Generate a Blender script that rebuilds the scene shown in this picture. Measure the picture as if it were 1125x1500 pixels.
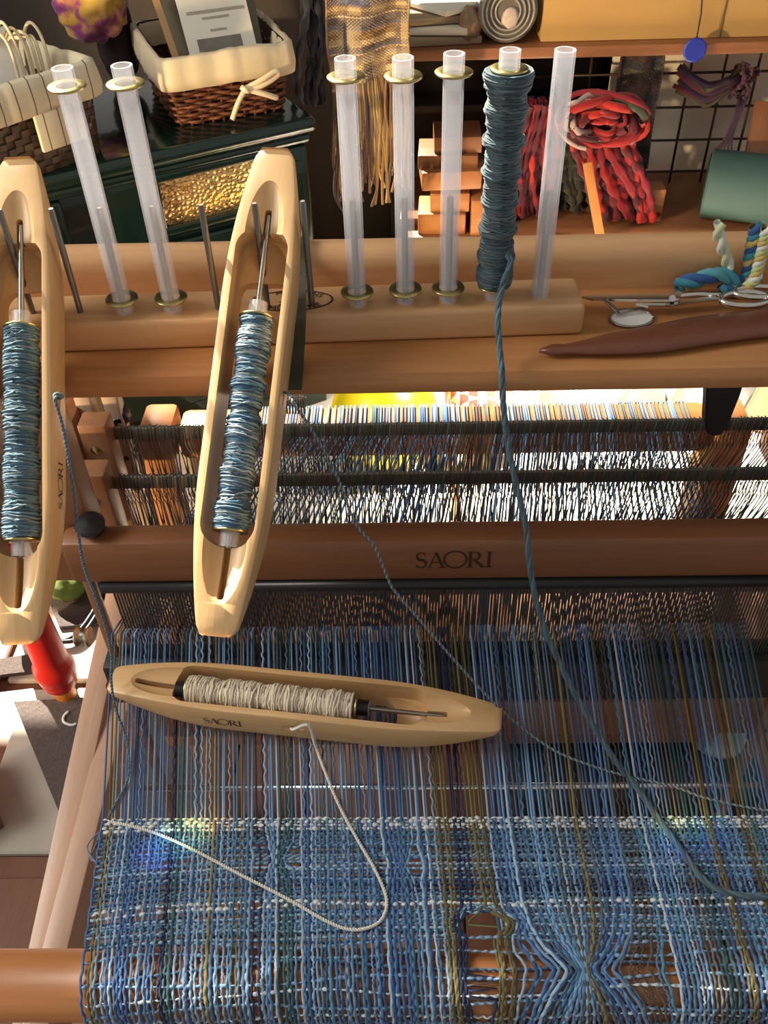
import bpy, bmesh, math, random
import numpy as np
from mathutils import Vector, Matrix
from math import sin, cos, radians, pi, sqrt

for o in list(bpy.data.objects):
    bpy.data.objects.remove(o, do_unlink=True)
scn = bpy.context.scene
COL = scn.collection
random.seed(7)
rng = np.random.default_rng(7)

# ------------------------------------------------------------------ camera
PITCH, YAW, ROLL, FPX = radians(43), radians(1.9), radians(2.0), 1330.0
CAM = Vector((0, 0, 1.27))
fw = Vector((-sin(YAW) * cos(PITCH), cos(YAW) * cos(PITCH), -sin(PITCH)))
r0 = Vector((cos(YAW), sin(YAW), 0))
u0 = r0.cross(fw)
up = u0 * cos(ROLL) + r0 * sin(ROLL)
rt = r0 * cos(ROLL) - u0 * sin(ROLL)
cd = bpy.data.cameras.new('camera')
cam = bpy.data.objects.new('camera', cd)
COL.objects.link(cam)
cd.sensor_width = 36
cd.sensor_fit = 'AUTO'
cd.lens = FPX / 1500 * 36
cd.clip_start = 0.02
cam.matrix_world = Matrix(((rt.x, up.x, -fw.x, CAM.x), (rt.y, up.y, -fw.y, CAM.y), (rt.z, up.z, -fw.z, CAM.z), (0, 0, 0, 1)))
scn.camera = cam

# ------------------------------------------------------------------ light
SUN_TO = Vector((-0.40, 0.55, 0.60)).normalized()      # towards the sun: behind the loom, on the left
w = bpy.data.worlds.new('world')
scn.world = w
w.use_nodes = True
bg = w.node_tree.nodes['Background']
bg.inputs[0].default_value = (1.0, 0.96, 0.90, 1)
bg.inputs[1].default_value = 0.34
sd = bpy.data.lights.new('sun', 'SUN')
sd.energy = 24
sd.angle = radians(0.6)
sd.color = (1.0, 0.90, 0.74)
so = bpy.data.objects.new('sun', sd)
COL.objects.link(so)
so.location = (-3, 3, 4)
# added warm spot, unseen, low on the left, brightening the stove and shelf
ld = bpy.data.lights.new('added_warm_spot', 'SPOT')
ld.energy = 400
ld.color = (1.0, 0.72, 0.38)
ld.spot_size = radians(46)
ld.spot_blend = 0.5
ld.shadow_soft_size = 0.06
lo = bpy.data.objects.new('added_warm_spot', ld)
COL.objects.link(lo)
lo.location = (-2.1, -.2, .70)
lo.rotation_euler = (Vector((.25, 1.95, .68)) - lo.location).to_track_quat('-Z', 'Y').to_euler()
so.rotation_euler = SUN_TO.to_track_quat('Z', 'Y').to_euler()
# added soft area light, unseen, brightening the loom from the left
ad_ = bpy.data.lights.new('added_left_fill', 'AREA')
ad_.energy = 34
ad_.color = (1.0, 0.95, 0.86)
ad_.shape = 'RECTANGLE'
ad_.size, ad_.size_y = .8, .9
ao_ = bpy.data.objects.new('added_left_fill', ad_)
COL.objects.link(ao_)
ao_.location = (-1.7, .35, 2.0)
ao_.rotation_euler = (Vector((-.1, .35, .8)) - ao_.location).to_track_quat('-Z', 'Y').to_euler()
# added area light on the right, unseen, to brighten the floor behind the loom
wd = bpy.data.lights.new('added_right_fill', 'AREA')
wd.energy = 28
wd.color = (1.0, 0.93, 0.80)
wd.shape = 'RECTANGLE'
wd.size, wd.size_y = .25, .35
wd.spread = radians(30)
wo_ = bpy.data.objects.new('added_right_fill', wd)
COL.objects.link(wo_)
wo_.location = (1.05, 1.60, 1.45)
wo_.rotation_euler = (Vector((.36, 1.52, 0)) - wo_.location).to_track_quat('-Z', 'Y').to_euler()
scn.view_settings.view_transform = 'Standard'
scn.view_settings.look = 'None'
scn.view_settings.exposure = 0.0
scn.view_settings.gamma = 1.0
scn.view_settings.use_curve_mapping = False


# ------------------------------------------------------------------ placing: a pixel of the photograph and one known coordinate give a point
def ray(px, py):
    return fw + rt * ((px - 562.5) / FPX) - up * ((py - 750) / FPX)


def atz(px, py, z):
    d = ray(px, py)
    return CAM + d * ((z - CAM.z) / d.z)


def aty(px, py, y):
    d = ray(px, py)
    return CAM + d * (y / d.y)


def atx(px, py, x):
    d = ray(px, py)
    return CAM + d * (x / d.x)


PRISM = Vector((-1.3, -.3, 2.2))


def rainbow(px, py, z, step, e):
    p0 = atz(px, py, z)
    for k, c in enumerate(((1, .25, .05), (.9, .8, .08), (.08, 1, .25), (.15, .15, 1))):
        l = bpy.data.lights.new('rainbow_light', 'SPOT')
        l.energy = e * (1.6 if k == 3 else 1); l.color = c; l.spot_size = radians(1.0); l.spot_blend = 1.0; l.shadow_soft_size = .002
        q = bpy.data.objects.new('rainbow_light', l); COL.objects.link(q)
        q.location = PRISM
        q.rotation_euler = (p0 + Vector(step) * (k - 1.5) - PRISM).to_track_quat('-Z', 'Y').to_euler()


rainbow(268, 1222, .742, (-.007, -.006, 0), 130)
rainbow(1005, 1202, .742, (.001, -.007, 0), 70)
rainbow(88, 1338, .50, (-.003, -.010, 0), 110)

# ------------------------------------------------------------------ materials
def new_mat(name):
    m = bpy.data.materials.new(name)
    m.use_nodes = True
    nt = m.node_tree
    return m, nt, nt.nodes['Principled BSDF']


def plain(name, c, rough=0.5, metal=0.0, noise=0.0, nscale=60, bump=0.0, alpha=1.0, spec=0.5, sheen=0.0, coat=0.0):
    m, nt, b = new_mat(name)
    b.inputs['Base Color'].default_value = (*c, 1)
    b.inputs['Roughness'].default_value = rough
    b.inputs['Metallic'].default_value = metal
    b.inputs['Alpha'].default_value = alpha
    b.inputs['Specular IOR Level'].default_value = spec
    b.inputs['Sheen Weight'].default_value = sheen
    b.inputs['Coat Weight'].default_value = coat
    tc = nt.nodes.new('ShaderNodeTexCoord')
    n = nt.nodes.new('ShaderNodeTexNoise')
    n.inputs['Scale'].default_value = nscale
    n.inputs['Detail'].default_value = 4
    nt.links.new(tc.outputs['Object'], n.inputs['Vector'])
    if noise:
        mx = nt.nodes.new('ShaderNodeMix')
        mx.data_type = 'RGBA'
        mx.inputs['A'].default_value = (*[x * (1 - noise) for x in c], 1)
        mx.inputs['B'].default_value = (*[min(1, x * (1 + noise)) for x in c], 1)
        nt.links.new(n.outputs['Fac'], mx.inputs['Factor'])
        nt.links.new(mx.outputs['Result'], b.inputs['Base Color'])
    if bump:
        bp = nt.nodes.new('ShaderNodeBump')
        bp.inputs['Strength'].default_value = bump
        bp.inputs['Distance'].default_value = 0.002
        nt.links.new(n.outputs['Fac'], bp.inputs['Height'])
        nt.links.new(bp.outputs['Normal'], b.inputs['Normal'])
    return m


def wood(name, c1, c2, axis='X', scale=30, rough=0.42, coat=0.15):
    """two-tone grain running along one object axis"""
    m, nt, b = new_mat(name)
    tc = nt.nodes.new('ShaderNodeTexCoord')
    mp = nt.nodes.new('ShaderNodeMapping')
    s = [scale, scale, scale]
    s['XYZ'.index(axis)] = scale * 0.07
    mp.inputs['Scale'].default_value = s
    n = nt.nodes.new('ShaderNodeTexNoise')
    n.inputs['Scale'].default_value = 1.6
    n.inputs['Detail'].default_value = 7
    n.inputs['Roughness'].default_value = 0.62
    n.inputs['Distortion'].default_value = 0.6
    n2 = nt.nodes.new('ShaderNodeTexNoise')
    n2.inputs['Scale'].default_value = 14
    n2.inputs['Detail'].default_value = 3
    nt.links.new(tc.outputs['Object'], mp.inputs['Vector'])
    nt.links.new(mp.outputs['Vector'], n.inputs['Vector'])
    nt.links.new(mp.outputs['Vector'], n2.inputs['Vector'])
    ad = nt.nodes.new('ShaderNodeMath')
    ad.operation = 'MULTIPLY_ADD'
    ad.inputs[1].default_value = 0.35
    nt.links.new(n2.outputs['Fac'], ad.inputs[0])
    nt.links.new(n.outputs['Fac'], ad.inputs[2])
    cr = nt.nodes.new('ShaderNodeValToRGB')
    cr.color_ramp.elements[0].position = 0.42
    cr.color_ramp.elements[1].position = 0.88
    cr.color_ramp.elements[0].color = (*c2, 1)
    cr.color_ramp.elements[1].color = (*c1, 1)
    nt.links.new(ad.outputs[0], cr.inputs['Fac'])
    nt.links.new(cr.outputs['Color'], b.inputs['Base Color'])
    b.inputs['Roughness'].default_value = rough
    b.inputs['Coat Weight'].default_value = coat
    b.inputs['Coat Roughness'].default_value = 0.3
    bp = nt.nodes.new('ShaderNodeBump')
    bp.inputs['Strength'].default_value = 0.08
    bp.inputs['Distance'].default_value = 0.001
    nt.links.new(n2.outputs['Fac'], bp.inputs['Height'])
    nt.links.new(bp.outputs['Normal'], b.inputs['Normal'])
    return m


def attr_mat(name, rough=0.75, sheen=0.2, spec=0.3):
    """thread colour comes from the yarn's own dye, stored per thread"""
    m, nt, b = new_mat(name)
    a = nt.nodes.new('ShaderNodeAttribute')
    a.attribute_name = 'dye'
    nt.links.new(a.outputs['Color'], b.inputs['Base Color'])
    b.inputs['Roughness'].default_value = rough
    b.inputs['Sheen Weight'].default_value = sheen
    b.inputs['Specular IOR Level'].default_value = spec
    return m


MAT = {}
MAT['maple'] = wood('pale_maple', (0.71, 0.46, 0.22), (0.56, 0.33, 0.14), 'X', 34)
MAT['beech'] = wood('pink_beech', (0.70, 0.42, 0.21), (0.56, 0.30, 0.13), 'X', 26)
MAT['tray'] = wood('tray_wood', (0.54, 0.25, 0.085), (0.37, 0.145, 0.045), 'X', 22)
MAT['cherry'] = wood('cherry_wood', (0.30, 0.125, 0.052), (0.19, 0.072, 0.028), 'X', 26)
MAT['cherry_z'] = wood('cherry_wood_upright', (0.36, 0.17, 0.075), (0.26, 0.11, 0.045), 'Z', 26)
MAT['orange_wood'] = wood('orange_beam_wood', (0.46, 0.19, 0.065), (0.34, 0.125, 0.038), 'X', 20)
MAT['rail_y'] = wood('pale_pink_rail_wood', (0.62, 0.40, 0.29), (0.47, 0.27, 0.17), 'X', 26)
MAT['pale_z'] = wood('pale_upright_wood', (0.62, 0.46, 0.34), (0.50, 0.35, 0.24), 'Z', 26)
MAT['dark_stick'] = wood('dark_red_wood', (0.19, 0.062, 0.03), (0.11, 0.033, 0.016), 'X', 26, 0.35)
MAT['steel'] = plain('steel', (0.40, 0.38, 0.34), 0.3, 1.0)
MAT['chrome'] = plain('chrome', (0.75, 0.73, 0.68), 0.15, 1.0)
MAT['brass'] = plain('brass', (0.55, 0.46, 0.20), 0.28, 1.0)
MAT['bronze'] = plain('bronze_bar', (0.24, 0.18, 0.12), 0.45, 0.3)
MAT['black'] = plain('black_plastic', (0.012, 0.012, 0.014), 0.35)
MAT['black_matte'] = plain('black_matte', (0.016, 0.015, 0.015), 0.6)
MAT['ink'] = plain('burnt_brand_ink', (0.035, 0.015, 0.007), 0.7)
MAT['frost'] = plain('frosted_plastic', (0.86, 0.86, 0.90), 0.38, alpha=0.27)
MAT['dye'] = attr_mat('dyed_yarn')
MAT['dye_shiny'] = attr_mat('dyed_silk_yarn', 0.45, 0.3, 0.5)
MAT['green_enamel'] = plain('green_enamel', (0.004, 0.017, 0.013), 0.16, noise=0.2, coat=0.5)
MAT['cream_cloth'] = plain('cream_cloth', (0.72, 0.59, 0.38), 0.9, noise=0.08, nscale=30, bump=0.3, sheen=0.2)
MAT['paper'] = plain('paper', (0.78, 0.74, 0.62), 0.8, noise=0.04)
MAT['white_paper'] = plain('white_paper', (0.85, 0.84, 0.80), 0.7, noise=0.04)


# ------------------------------------------------------------------ mesh helpers
def link(name, me, mat=None, parent=None):
    o = bpy.data.objects.new(name, me)
    COL.objects.link(o)
    if mat:
        me.materials.append(MAT[mat] if isinstance(mat, str) else mat)
    if parent:
        o.parent = parent
    return o


def tag(o, label=None, cat=None, group=None, kind=None):
    if label: o['label'] = label
    if cat: o['category'] = cat
    if group: o['group'] = group
    if kind: o['kind'] = kind
    return o


def thing(name, label, cat, loc=(0, 0, 0), group=None):
    o = bpy.data.objects.new(name, None)
    COL.objects.link(o)
    o.empty_display_size = 0.02
    o.location = loc
    return tag(o, label, cat, group)


def from_arrays(name, V, Q, smooth=True, cols=None):
    """V: n x 3, Q: list of quads/tris (array k x 4 or list)"""
    me = bpy.data.meshes.new(name)
    if isinstance(Q, np.ndarray):
        nq, k = Q.shape
        me.vertices.add(len(V))
        me.vertices.foreach_set('co', np.asarray(V, dtype=np.float32).ravel())
        me.loops.add(nq * k)
        me.loops.foreach_set('vertex_index', Q.astype(np.int32).ravel())
        me.polygons.add(nq)
        me.polygons.foreach_set('loop_start', np.arange(0, nq * k, k, dtype=np.int32))
        me.update(calc_edges=True)
    else:
        me.from_pydata([tuple(v) for v in V], [], Q)
    if cols is not None:
        a = me.color_attributes.new('dye', 'FLOAT_COLOR', 'POINT')
        c4 = np.ones((len(V), 4), dtype=np.float32)
        c4[:, :3] = cols
        a.data.foreach_set('color', c4.ravel())
    me.validate()
    if smooth:
        me.polygons.foreach_set('use_smooth', np.ones(len(me.polygons), dtype=bool))
    me.update()
    return me


def strand_arrays(pts, rad, n=5):
    P = np.asarray([tuple(p) for p in pts], dtype=float) if not isinstance(pts, np.ndarray) else pts
    m = len(P)
    T = np.gradient(P, axis=0)
    T /= np.linalg.norm(T, axis=1)[:, None] + 1e-12
    mean = P[-1] - P[0]
    ref = np.eye(3)[np.argmin(np.abs(mean) + np.ptp(P, axis=0))]
    A = np.cross(T, ref)
    ln = np.linalg.norm(A, axis=1)[:, None]
    A = A / np.maximum(ln, 1e-9)
    B = np.cross(T, A)
    r = np.broadcast_to(np.asarray(rad, dtype=float), (m,))[:, None]
    ang = np.linspace(0, 2 * pi, n, endpoint=False)
    V = (P[:, None, :] + r[:, :, None] * (np.cos(ang)[None, :, None] * A[:, None, :] + np.sin(ang)[None, :, None] * B[:, None, :])).reshape(-1, 3)
    i = np.arange(m - 1)[:, None] * n
    j = np.arange(n)[None, :]
    j2 = (j + 1) % n
    Q = np.stack([i + j, i + j2, i + n + j2, i + n + j], axis=-1).reshape(-1, 4)
    return V, Q


def strands(name, items, mat, parent=None, n=5, kind=None):
    """items: list of (points, radius, colour); ONE mesh of many threads"""
    Vs, Qs, Cs, off = [], [], [], 0
    for pts, rad, c in items:
        V, Q = strand_arrays(pts, rad, n)
        Vs.append(V); Qs.append(Q + off); off += len(V)
        Cs.append(np.broadcast_to(np.asarray(c, dtype=float), (len(V), 3)) if np.ndim(c) == 1 else np.repeat(c, n, axis=0))
    me = from_arrays(name, np.concatenate(Vs), np.concatenate(Qs), True, np.concatenate(Cs))
    o = link(name, me, mat, parent)
    if kind: o['kind'] = kind
    return o


def tube_mesh(name, pts, rad, n=10, cap=True):
    V, Q = strand_arrays(np.array([tuple(p) for p in pts], dtype=float), rad, n)
    m = len(pts)
    if not cap:
        return from_arrays(name, V, Q)
    faces = [tuple(q) for q in Q.tolist()]
    faces.append(tuple(range(n - 1, -1, -1)))
    faces.append(tuple(range((m - 1) * n, m * n)))
    me = from_arrays(name, V, faces)
    me.polygons[len(faces) - 1].use_smooth = False
    me.polygons[len(faces) - 2].use_smooth = False
    return me


def tube(name, pts, rad, mat, parent=None, n=10):
    return link(name, tube_mesh(name, pts, rad, n), mat, parent)


def lathe_mesh(name, prof, n=28, axis='Z'):
    """prof: list of (radius, height); closed with caps when the radius is > 0"""
    V, F = [], []
    for r, h in prof:
        for k in range(n):
            a = 2 * pi * k / n
            p = (r * cos(a), r * sin(a), h)
            if axis == 'X': p = (h, r * cos(a), r * sin(a))
            if axis == 'Y': p = (r * sin(a), h, r * cos(a))
            V.append(p)
    for i in range(len(prof) - 1):
        for k in range(n):
            k2 = (k + 1) % n
            F.append((i * n + k, i * n + k2, (i + 1) * n + k2, (i + 1) * n + k))
    F.append(tuple(range(n - 1, -1, -1)))
    F.append(tuple(range((len(prof) - 1) * n, len(prof) * n)))
    me = from_arrays(name, V, F)
    me.polygons[len(F) - 1].use_smooth = False
    me.polygons[len(F) - 2].use_smooth = False
    autosmooth(me)
    return me


def autosmooth(me, deg=38):
    bm = bmesh.new(); bm.from_mesh(me)
    for e in bm.edges:
        if len(e.link_faces) == 2 and e.calc_face_angle(0) > radians(deg):
            e.smooth = False
    bm.to_mesh(me); bm.free()


def box_mesh(name, size, bevel=0.0, seg=2, centre=(0, 0, 0), taper=None):
    bm = bmesh.new()
    bmesh.ops.create_cube(bm, size=1)
    for v in bm.verts:
        v.co = Vector((v.co.x * size[0] + centre[0], v.co.y * size[1] + centre[1], v.co.z * size[2] + centre[2]))
    if bevel:
        bmesh.ops.bevel(bm, geom=list(bm.edges), offset=bevel, segments=seg, affect='EDGES', profile=0.5)
    me = bpy.data.meshes.new(name)
    bm.to_mesh(me); bm.free()
    if bevel:
        for p in me.polygons: p.use_smooth = True
        autosmooth(me, 35)
    return me


def box(name, lo, hi, mat, parent=None, bevel=0.002, seg=2):
    """axis-aligned box between two corners, its origin at the middle of its base"""
    lo, hi = Vector(lo), Vector(hi)
    c = (lo + hi) / 2
    s = hi - lo
    me = box_mesh(name, s, min(bevel, min(s) * 0.45), seg, (0, 0, s.z / 2))
    o = link(name, me, mat, parent)
    o.location = (c.x, c.y, lo.z)
    if parent:
        o.location = o.location - parent_loc(parent)
    return o


def parent_loc(p):
    v = Vector((0, 0, 0))
    while p:
        v += p.location
        p = p.parent
    return v


def bar_between(name, a, b, wx, wz, mat, parent=None, bevel=0.002, upv=(0, 0, 1)):
    """rectangular bar from a to b (local X along it), wx wide, wz tall"""
    a, b = Vector(a), Vector(b)
    d = b - a
    L = d.length
    x = d.normalized()
    y = Vector(upv).cross(x).normalized()
    z = x.cross(y)
    me = box_mesh(name, (L, wx, wz), bevel, 2, (0, 0, 0))
    o = link(name, me, mat, parent)
    M = Matrix(((x.x, y.x, z.x, 0), (x.y, y.y, z.y, 0), (x.z, y.z, z.z, 0), (0, 0, 0, 1)))
    M.translation = (a + b) / 2 - (parent_loc(parent) if parent else Vector())
    o.matrix_local = M
    return o


def smooth_path(ctrl, n=12):
    """Catmull-Rom through control points"""
    P = [Vector(c) for c in ctrl]
    P = [2 * P[0] - P[1]] + P + [2 * P[-1] - P[-2]]
    out = []
    for i in range(1, len(P) - 2):
        for k in range(n):
            t = k / n
            a, b, c, d = P[i - 1], P[i], P[i + 1], P[i + 2]
            out.append(0.5 * (2 * b + (c - a) * t + (2 * a - 5 * b + 4 * c - d) * t * t + (3 * b - a - 3 * c + d) * t ** 3))
    out.append(P[-2])
    return np.array([tuple(p) for p in out])


def resample(P, step):
    d = np.r_[0, np.cumsum(np.linalg.norm(np.diff(P, axis=0), axis=1))]
    m = max(3, int(d[-1] / step))
    t = np.linspace(0, d[-1], m)
    return np.stack([np.interp(t, d, P[:, k]) for k in range(3)], axis=1), t


def plied(path, r, pitch, plies, cols, step=None, fuzz=0.0):
    """strand items for a plied yarn that follows a path"""
    P, t = resample(path, step or pitch / 7)
    T = np.gradient(P, axis=0); T /= np.linalg.norm(T, axis=1)[:, None]
    ref = np.eye(3)[np.argmin(np.ptp(P, axis=0))]
    A = np.cross(T, ref); A /= np.linalg.norm(A, axis=1)[:, None] + 1e-9
    B = np.cross(T, A)
    items = []
    for k in range(plies):
        ph = 2 * pi * k / plies + 2 * pi * t / pitch
        rr = r * (1 + fuzz * rng.standard_normal(len(t)))[:, None]
        items.append((P + rr * (np.cos(ph)[:, None] * A + np.sin(ph)[:, None] * B), r * (1.05 if plies > 1 else 1), cols[k % len(cols)]))
    return items


# glyphs of the serif brand lettering, as flat ribbons in a unit cap height
def glyph_polys(word):
    """list of polygons (x, y) for the letters S A O R I in a thick-and-thin serif; returns polys, width"""
    out = []
    x = 0.0

    def ribbon(pts, wd):
        n = len(pts)
        L, R = [], []
        for i in range(n):
            a = Vector(pts[max(0, i - 1)]); b = Vector(pts[min(n - 1, i + 1)])
            d = (b - a).normalized(); nn = Vector((-d.y, d.x))
            ww = wd[i] if isinstance(wd, (list, tuple)) else wd
            L.append(Vector(pts[i]) + nn * ww / 2); R.append(Vector(pts[i]) - nn * ww / 2)
        for i in range(n - 1):
            out.append([tuple(L[i]), tuple(R[i]), tuple(R[i + 1]), tuple(L[i + 1])])

    for ch in word:
        if ch == 'S':
            pts, wd = [], []
            for k in range(25):
                t = k / 24
                a = radians(60 + 210 * min(1, t / .5)) if t <= .5 else None
                if t <= .5:
                    an = radians(35 + 235 * t / .5)
                    pts.append((x + .29 + .21 * cos(an), .75 + .23 * sin(an)))
                else:
                    an = radians(90 - 245 * (t - .5) / .5)
                    pts.append((x + .29 + .24 * cos(an), .27 + .25 * sin(an)))
                wd.append(.05 + .10 * math.exp(-((t - .5) / .2) ** 2))
            ribbon(pts, wd)
            ribbon([(x + .46, .98), (x + .48, .76)], .04)
            ribbon([(x + .05, .26), (x + .07, .02)], .04)
            x += .60
        elif ch == 'A':
            ribbon([(x + .10, .02), (x + .44, 1.0)], .055)
            ribbon([(x + .42, 1.0), (x + .78, .02)], .14)
            ribbon([(x + .22, .34), (x + .64, .34)], .05)
            ribbon([(x, .02), (x + .24, .02)], .04)
            ribbon([(x + .60, .02), (x + .92, .02)], .04)
            x += .80
        elif ch == 'O':
            pts, wd = [], []
            for k in range(37):
                a = 2 * pi * k / 36
                pts.append((x + .58 + .56 * cos(a), .52 + .53 * sin(a)))
                wd.append(.075 + .02 * cos(a) ** 2)
            ribbon(pts, wd)
            x += 1.16
        elif ch == 'R':
            ribbon([(x + .16, .02), (x + .16, .98)], .14)
            ribbon([(x, .02), (x + .32, .02)], .04)
            ribbon([(x, .98), (x + .30, .98)], .04)
            pts = [(x + .16, .97)] + [(x + .40 + .22 * cos(a), .74 + .23 * sin(a)) for a in np.linspace(pi / 2, -pi / 2, 12)] + [(x + .16, .51)]
            wd = [.05] + [.05 + .08 * cos(a) for a in np.linspace(pi / 2, -pi / 2, 12)] + [.05]
            ribbon(pts, wd)
            ribbon([(x + .36, .50), (x + .80, .02)], .14)
            ribbon([(x + .68, .02), (x + .92, .02)], .04)
            x += .93
        elif ch == 'I':
            ribbon([(x + .16, .02), (x + .16, .98)], .14)
            ribbon([(x, .02), (x + .32, .02)], .04)
            ribbon([(x, .98), (x + .32, .98)], .04)
            x += .34
    return out, x


def lettering(name, word, height, origin, xdir, ydir, parent, mat='ink', wmul=1.0, centre=True):
    """burnt lettering lying on a face; origin is its centre, xdir the reading direction"""
    polys, W = glyph_polys(word)
    xd, yd = Vector(xdir).normalized(), Vector(ydir).normalized()
    nd = xd.cross(yd)
    bm = bmesh.new()
    for i, pl in enumerate(polys):
        vs = [bm.verts.new(Vector(origin) + xd * ((p[0] - W / 2) * height * wmul) + yd * ((p[1] - .5) * height) + nd * (0.00025 + 0.000004 * (i % 9))) for p in pl]
        try: bm.faces.new(vs)
        except ValueError: pass
    me = bpy.data.meshes.new(name)
    bm.to_mesh(me); bm.free()
    return link(name, me, mat, parent)


def evaluated(o):
    bpy.context.view_layer.update()
    dg = bpy.context.evaluated_depsgraph_get()
    return bpy.data.meshes.new_from_object(o.evaluated_get(dg))


# ================================================================== THE ROOM
MAT['slate'] = plain('slate_floor', (0.46, 0.43, 0.37), 0.8, noise=0.35, nscale=9, bump=0.8)
MAT['carpet'] = plain('grey_brown_carpet', (0.105, 0.085, 0.078), 1.0, noise=0.5, nscale=260, bump=1.0)
MAT['plank'] = wood('red_floor_plank', (0.20, 0.085, 0.042), (0.12, 0.045, 0.02), 'Y', 14, 0.5)
MAT['plank2'] = wood('brown_floor_plank', (0.33, 0.17, 0.09), (0.20, 0.09, 0.045), 'Y', 14, 0.5)
MAT['dark_wall'] = wood('dark_wall_panelling', (0.035, 0.02, 0.013), (0.018, 0.011, 0.008), 'Z', 8, 0.6)
MAT['cream_wall'] = plain('cream_wall', (0.88, 0.80, 0.64), 0.9, noise=0.05, nscale=4)

fl = link('floor', box_mesh('floor', (4.6, 3.6, 0.04), 0, 1, (0, 0, -0.02)), 'plank')
fl.location = (0, 1.1, 0)
fl['kind'] = 'structure'
# slate flags in view on the left, each a piece of the floor
flag_me = {}
for i, (x0, x1, y0, y1) in enumerate([(-1.2, -.70, .78, 1.15), (-.695, -.40, .93, 1.3), (-1.2, -.66, .60, .775), (-.655, -.40, .62, .925), (-1.2, -.70, 1.155, 1.6), (-.395, .1, 1.255, 1.8), (.105, .6, 1.255, 1.8), (.605, 1.1, 1.255, 1.8)]):
    s = link('slate_flag', box_mesh('slate_flag', (x1 - x0 - .012, y1 - y0 - .012, .012), .003, 1, (0, 0, .006)), 'slate', fl)
    s.location = ((x0 + x1) / 2, (y0 + y1) / 2 - 1.1, 0.0)
for i in range(18):
    x0 = -.96 + i * .115
    y0, y1 = -.3, (.59 if x0 < -.42 else 1.245)
    p = link('floor_plank', box_mesh('floor_plank', (.112, y1 - y0, .012), .002, 1, (0, 0, .006)), 'plank2' if i % 3 == 1 else 'plank', fl)
    p.location = (x0 + .056, (y0 + y1) / 2 - 1.1, 0.0)

# walls: panelled wall behind the stove, with openings added to shape the sun shafts
WY = 2.40


def wall_piece(name, lo, hi, mat):
    o = box(name, lo, hi, mat, None, 0, 1)
    o['kind'] = 'structure'
    return o


# unseen openings in the back wall, shaped to place sun patches: (x0, x1, z0, z1)
OPEN = [(-.85, -.04, .74, 1.20), (-2.05, -1.45, 1.46, 1.80), (-1.85, -1.30, 3.16, 3.36), (-1.52, -.80, 2.49, 2.66)]
xs_ = sorted({-3.6, 2.3} | {o[0] for o in OPEN} | {o[1] for o in OPEN})
zs_ = sorted({0, 3.6} | {o[2] for o in OPEN} | {o[3] for o in OPEN})
V, F = [], []
bm = bmesh.new()
for i in range(len(xs_) - 1):
    for j in range(len(zs_) - 1):
        cx, cz = (xs_[i] + xs_[i + 1]) / 2, (zs_[j] + zs_[j + 1]) / 2
        if any(o[0] < cx < o[1] and o[2] < cz < o[3] for o in OPEN):
            continue
        r_ = bmesh.ops.create_cube(bm, size=1)
        for v in r_['verts']:
            v.co = Vector((cx + v.co.x * (xs_[i + 1] - xs_[i]), WY + .04 + v.co.y * .08, cz + v.co.z * (zs_[j + 1] - zs_[j])))
me = bpy.data.meshes.new('wall_back'); bm.to_mesh(me); bm.free()
o = link('wall_back', me, 'dark_wall'); o['kind'] = 'structure'

# ================================================================== THE LOOM
TRZ = 0.981           # tray floor
WZ = 0.74             # warp plane
loom = thing('floor_loom', 'wooden floor loom with tray on top, blue warp and branded beater', 'loom', (0, 0.45, 0))


def lpart(name, lo, hi, mat, bevel=0.002, parent=None):
    return box(name, lo, hi, mat, parent or loom, bevel)


# tray: floor board with a rounded front lip, and rail behind
tr = lpart('tray_board', (-.34, .424, TRZ - .017), (.50, .535, TRZ), 'tray', .006)


def extrude_profile(name, prof, x0, x1, mat, parent):
    """(y, z) outline swept along X"""
    n = len(prof)
    V = [(x0, p[0], p[1]) for p in prof] + [(x1, p[0], p[1]) for p in prof]
    F = [(i, (i + 1) % n, n + (i + 1) % n, n + i) for i in range(n)]
    F += [tuple(range(n - 1, -1, -1)), tuple(range(n, 2 * n))]
    me = bpy.data.meshes.new(name)
    me.from_pydata(V, [], F)
    bm = bmesh.new(); bm.from_mesh(me); bmesh.ops.recalc_face_normals(bm, faces=bm.faces); bm.to_mesh(me); bm.free()
    for p in me.polygons: p.use_smooth = True
    autosmooth(me, 40)
    o = link(name, me, mat, parent)
    if parent: o.location = -parent_loc(parent)
    return o


prof = [(.512, TRZ), (.512, TRZ + .015)]
for k in range(9):
    a = radians(180 - 20 * k)
    prof.append((.524 + .012 * cos(a), TRZ + .0175 + .012 * sin(a)))
prof += [(.536, TRZ)]
extrude_profile('tray_rail', prof, -.34, .50, 'beech', loom)

# castle posts that carry the tray, pale guide slats behind them
for sx in (-1, 1):
    x = -.222 if sx < 0 else .33
    lpart('castle_post', (min(x, x + sx * .05), .458, .775), (max(x, x + sx * .05), .484, TRZ - .017), 'cherry_z', .003)
    for dx in (0, .024):
        xx = -.2895 + dx if sx < 0 else .40 + dx
        lpart('guide_slat', (xx, .645, .35), (xx + .014, .66, .90), 'pale_z', .001)
for xx in (-.302, .345):
    lpart('side_plate', (xx, .575, .70), (xx + .015, .70, .80), 'cherry', .003)
# upright post seen left of the castle post
lpart('castle_brace', (-.295, .47, .82), (-.278, .50, TRZ - .017), 'cherry_z', .003)

# back beam the warp comes over
bb = lpart('back_beam', (-.225, .700, .690), (.300, .742, .7265), 'orange_wood', .008)
for xx in (-.262, .300):
    lpart('beam_bracket', (xx, .69, .50), (xx + .034, .745, .731), 'orange_wood', .006)

# front beam under the cloth
fbm = tube_mesh('front_beam', [(-.45, .1945, .7195), (.50, .1945, .7195)], .0190, 28)
link('front_beam', fbm, 'orange_wood', loom).location = -parent_loc(loom)

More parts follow.
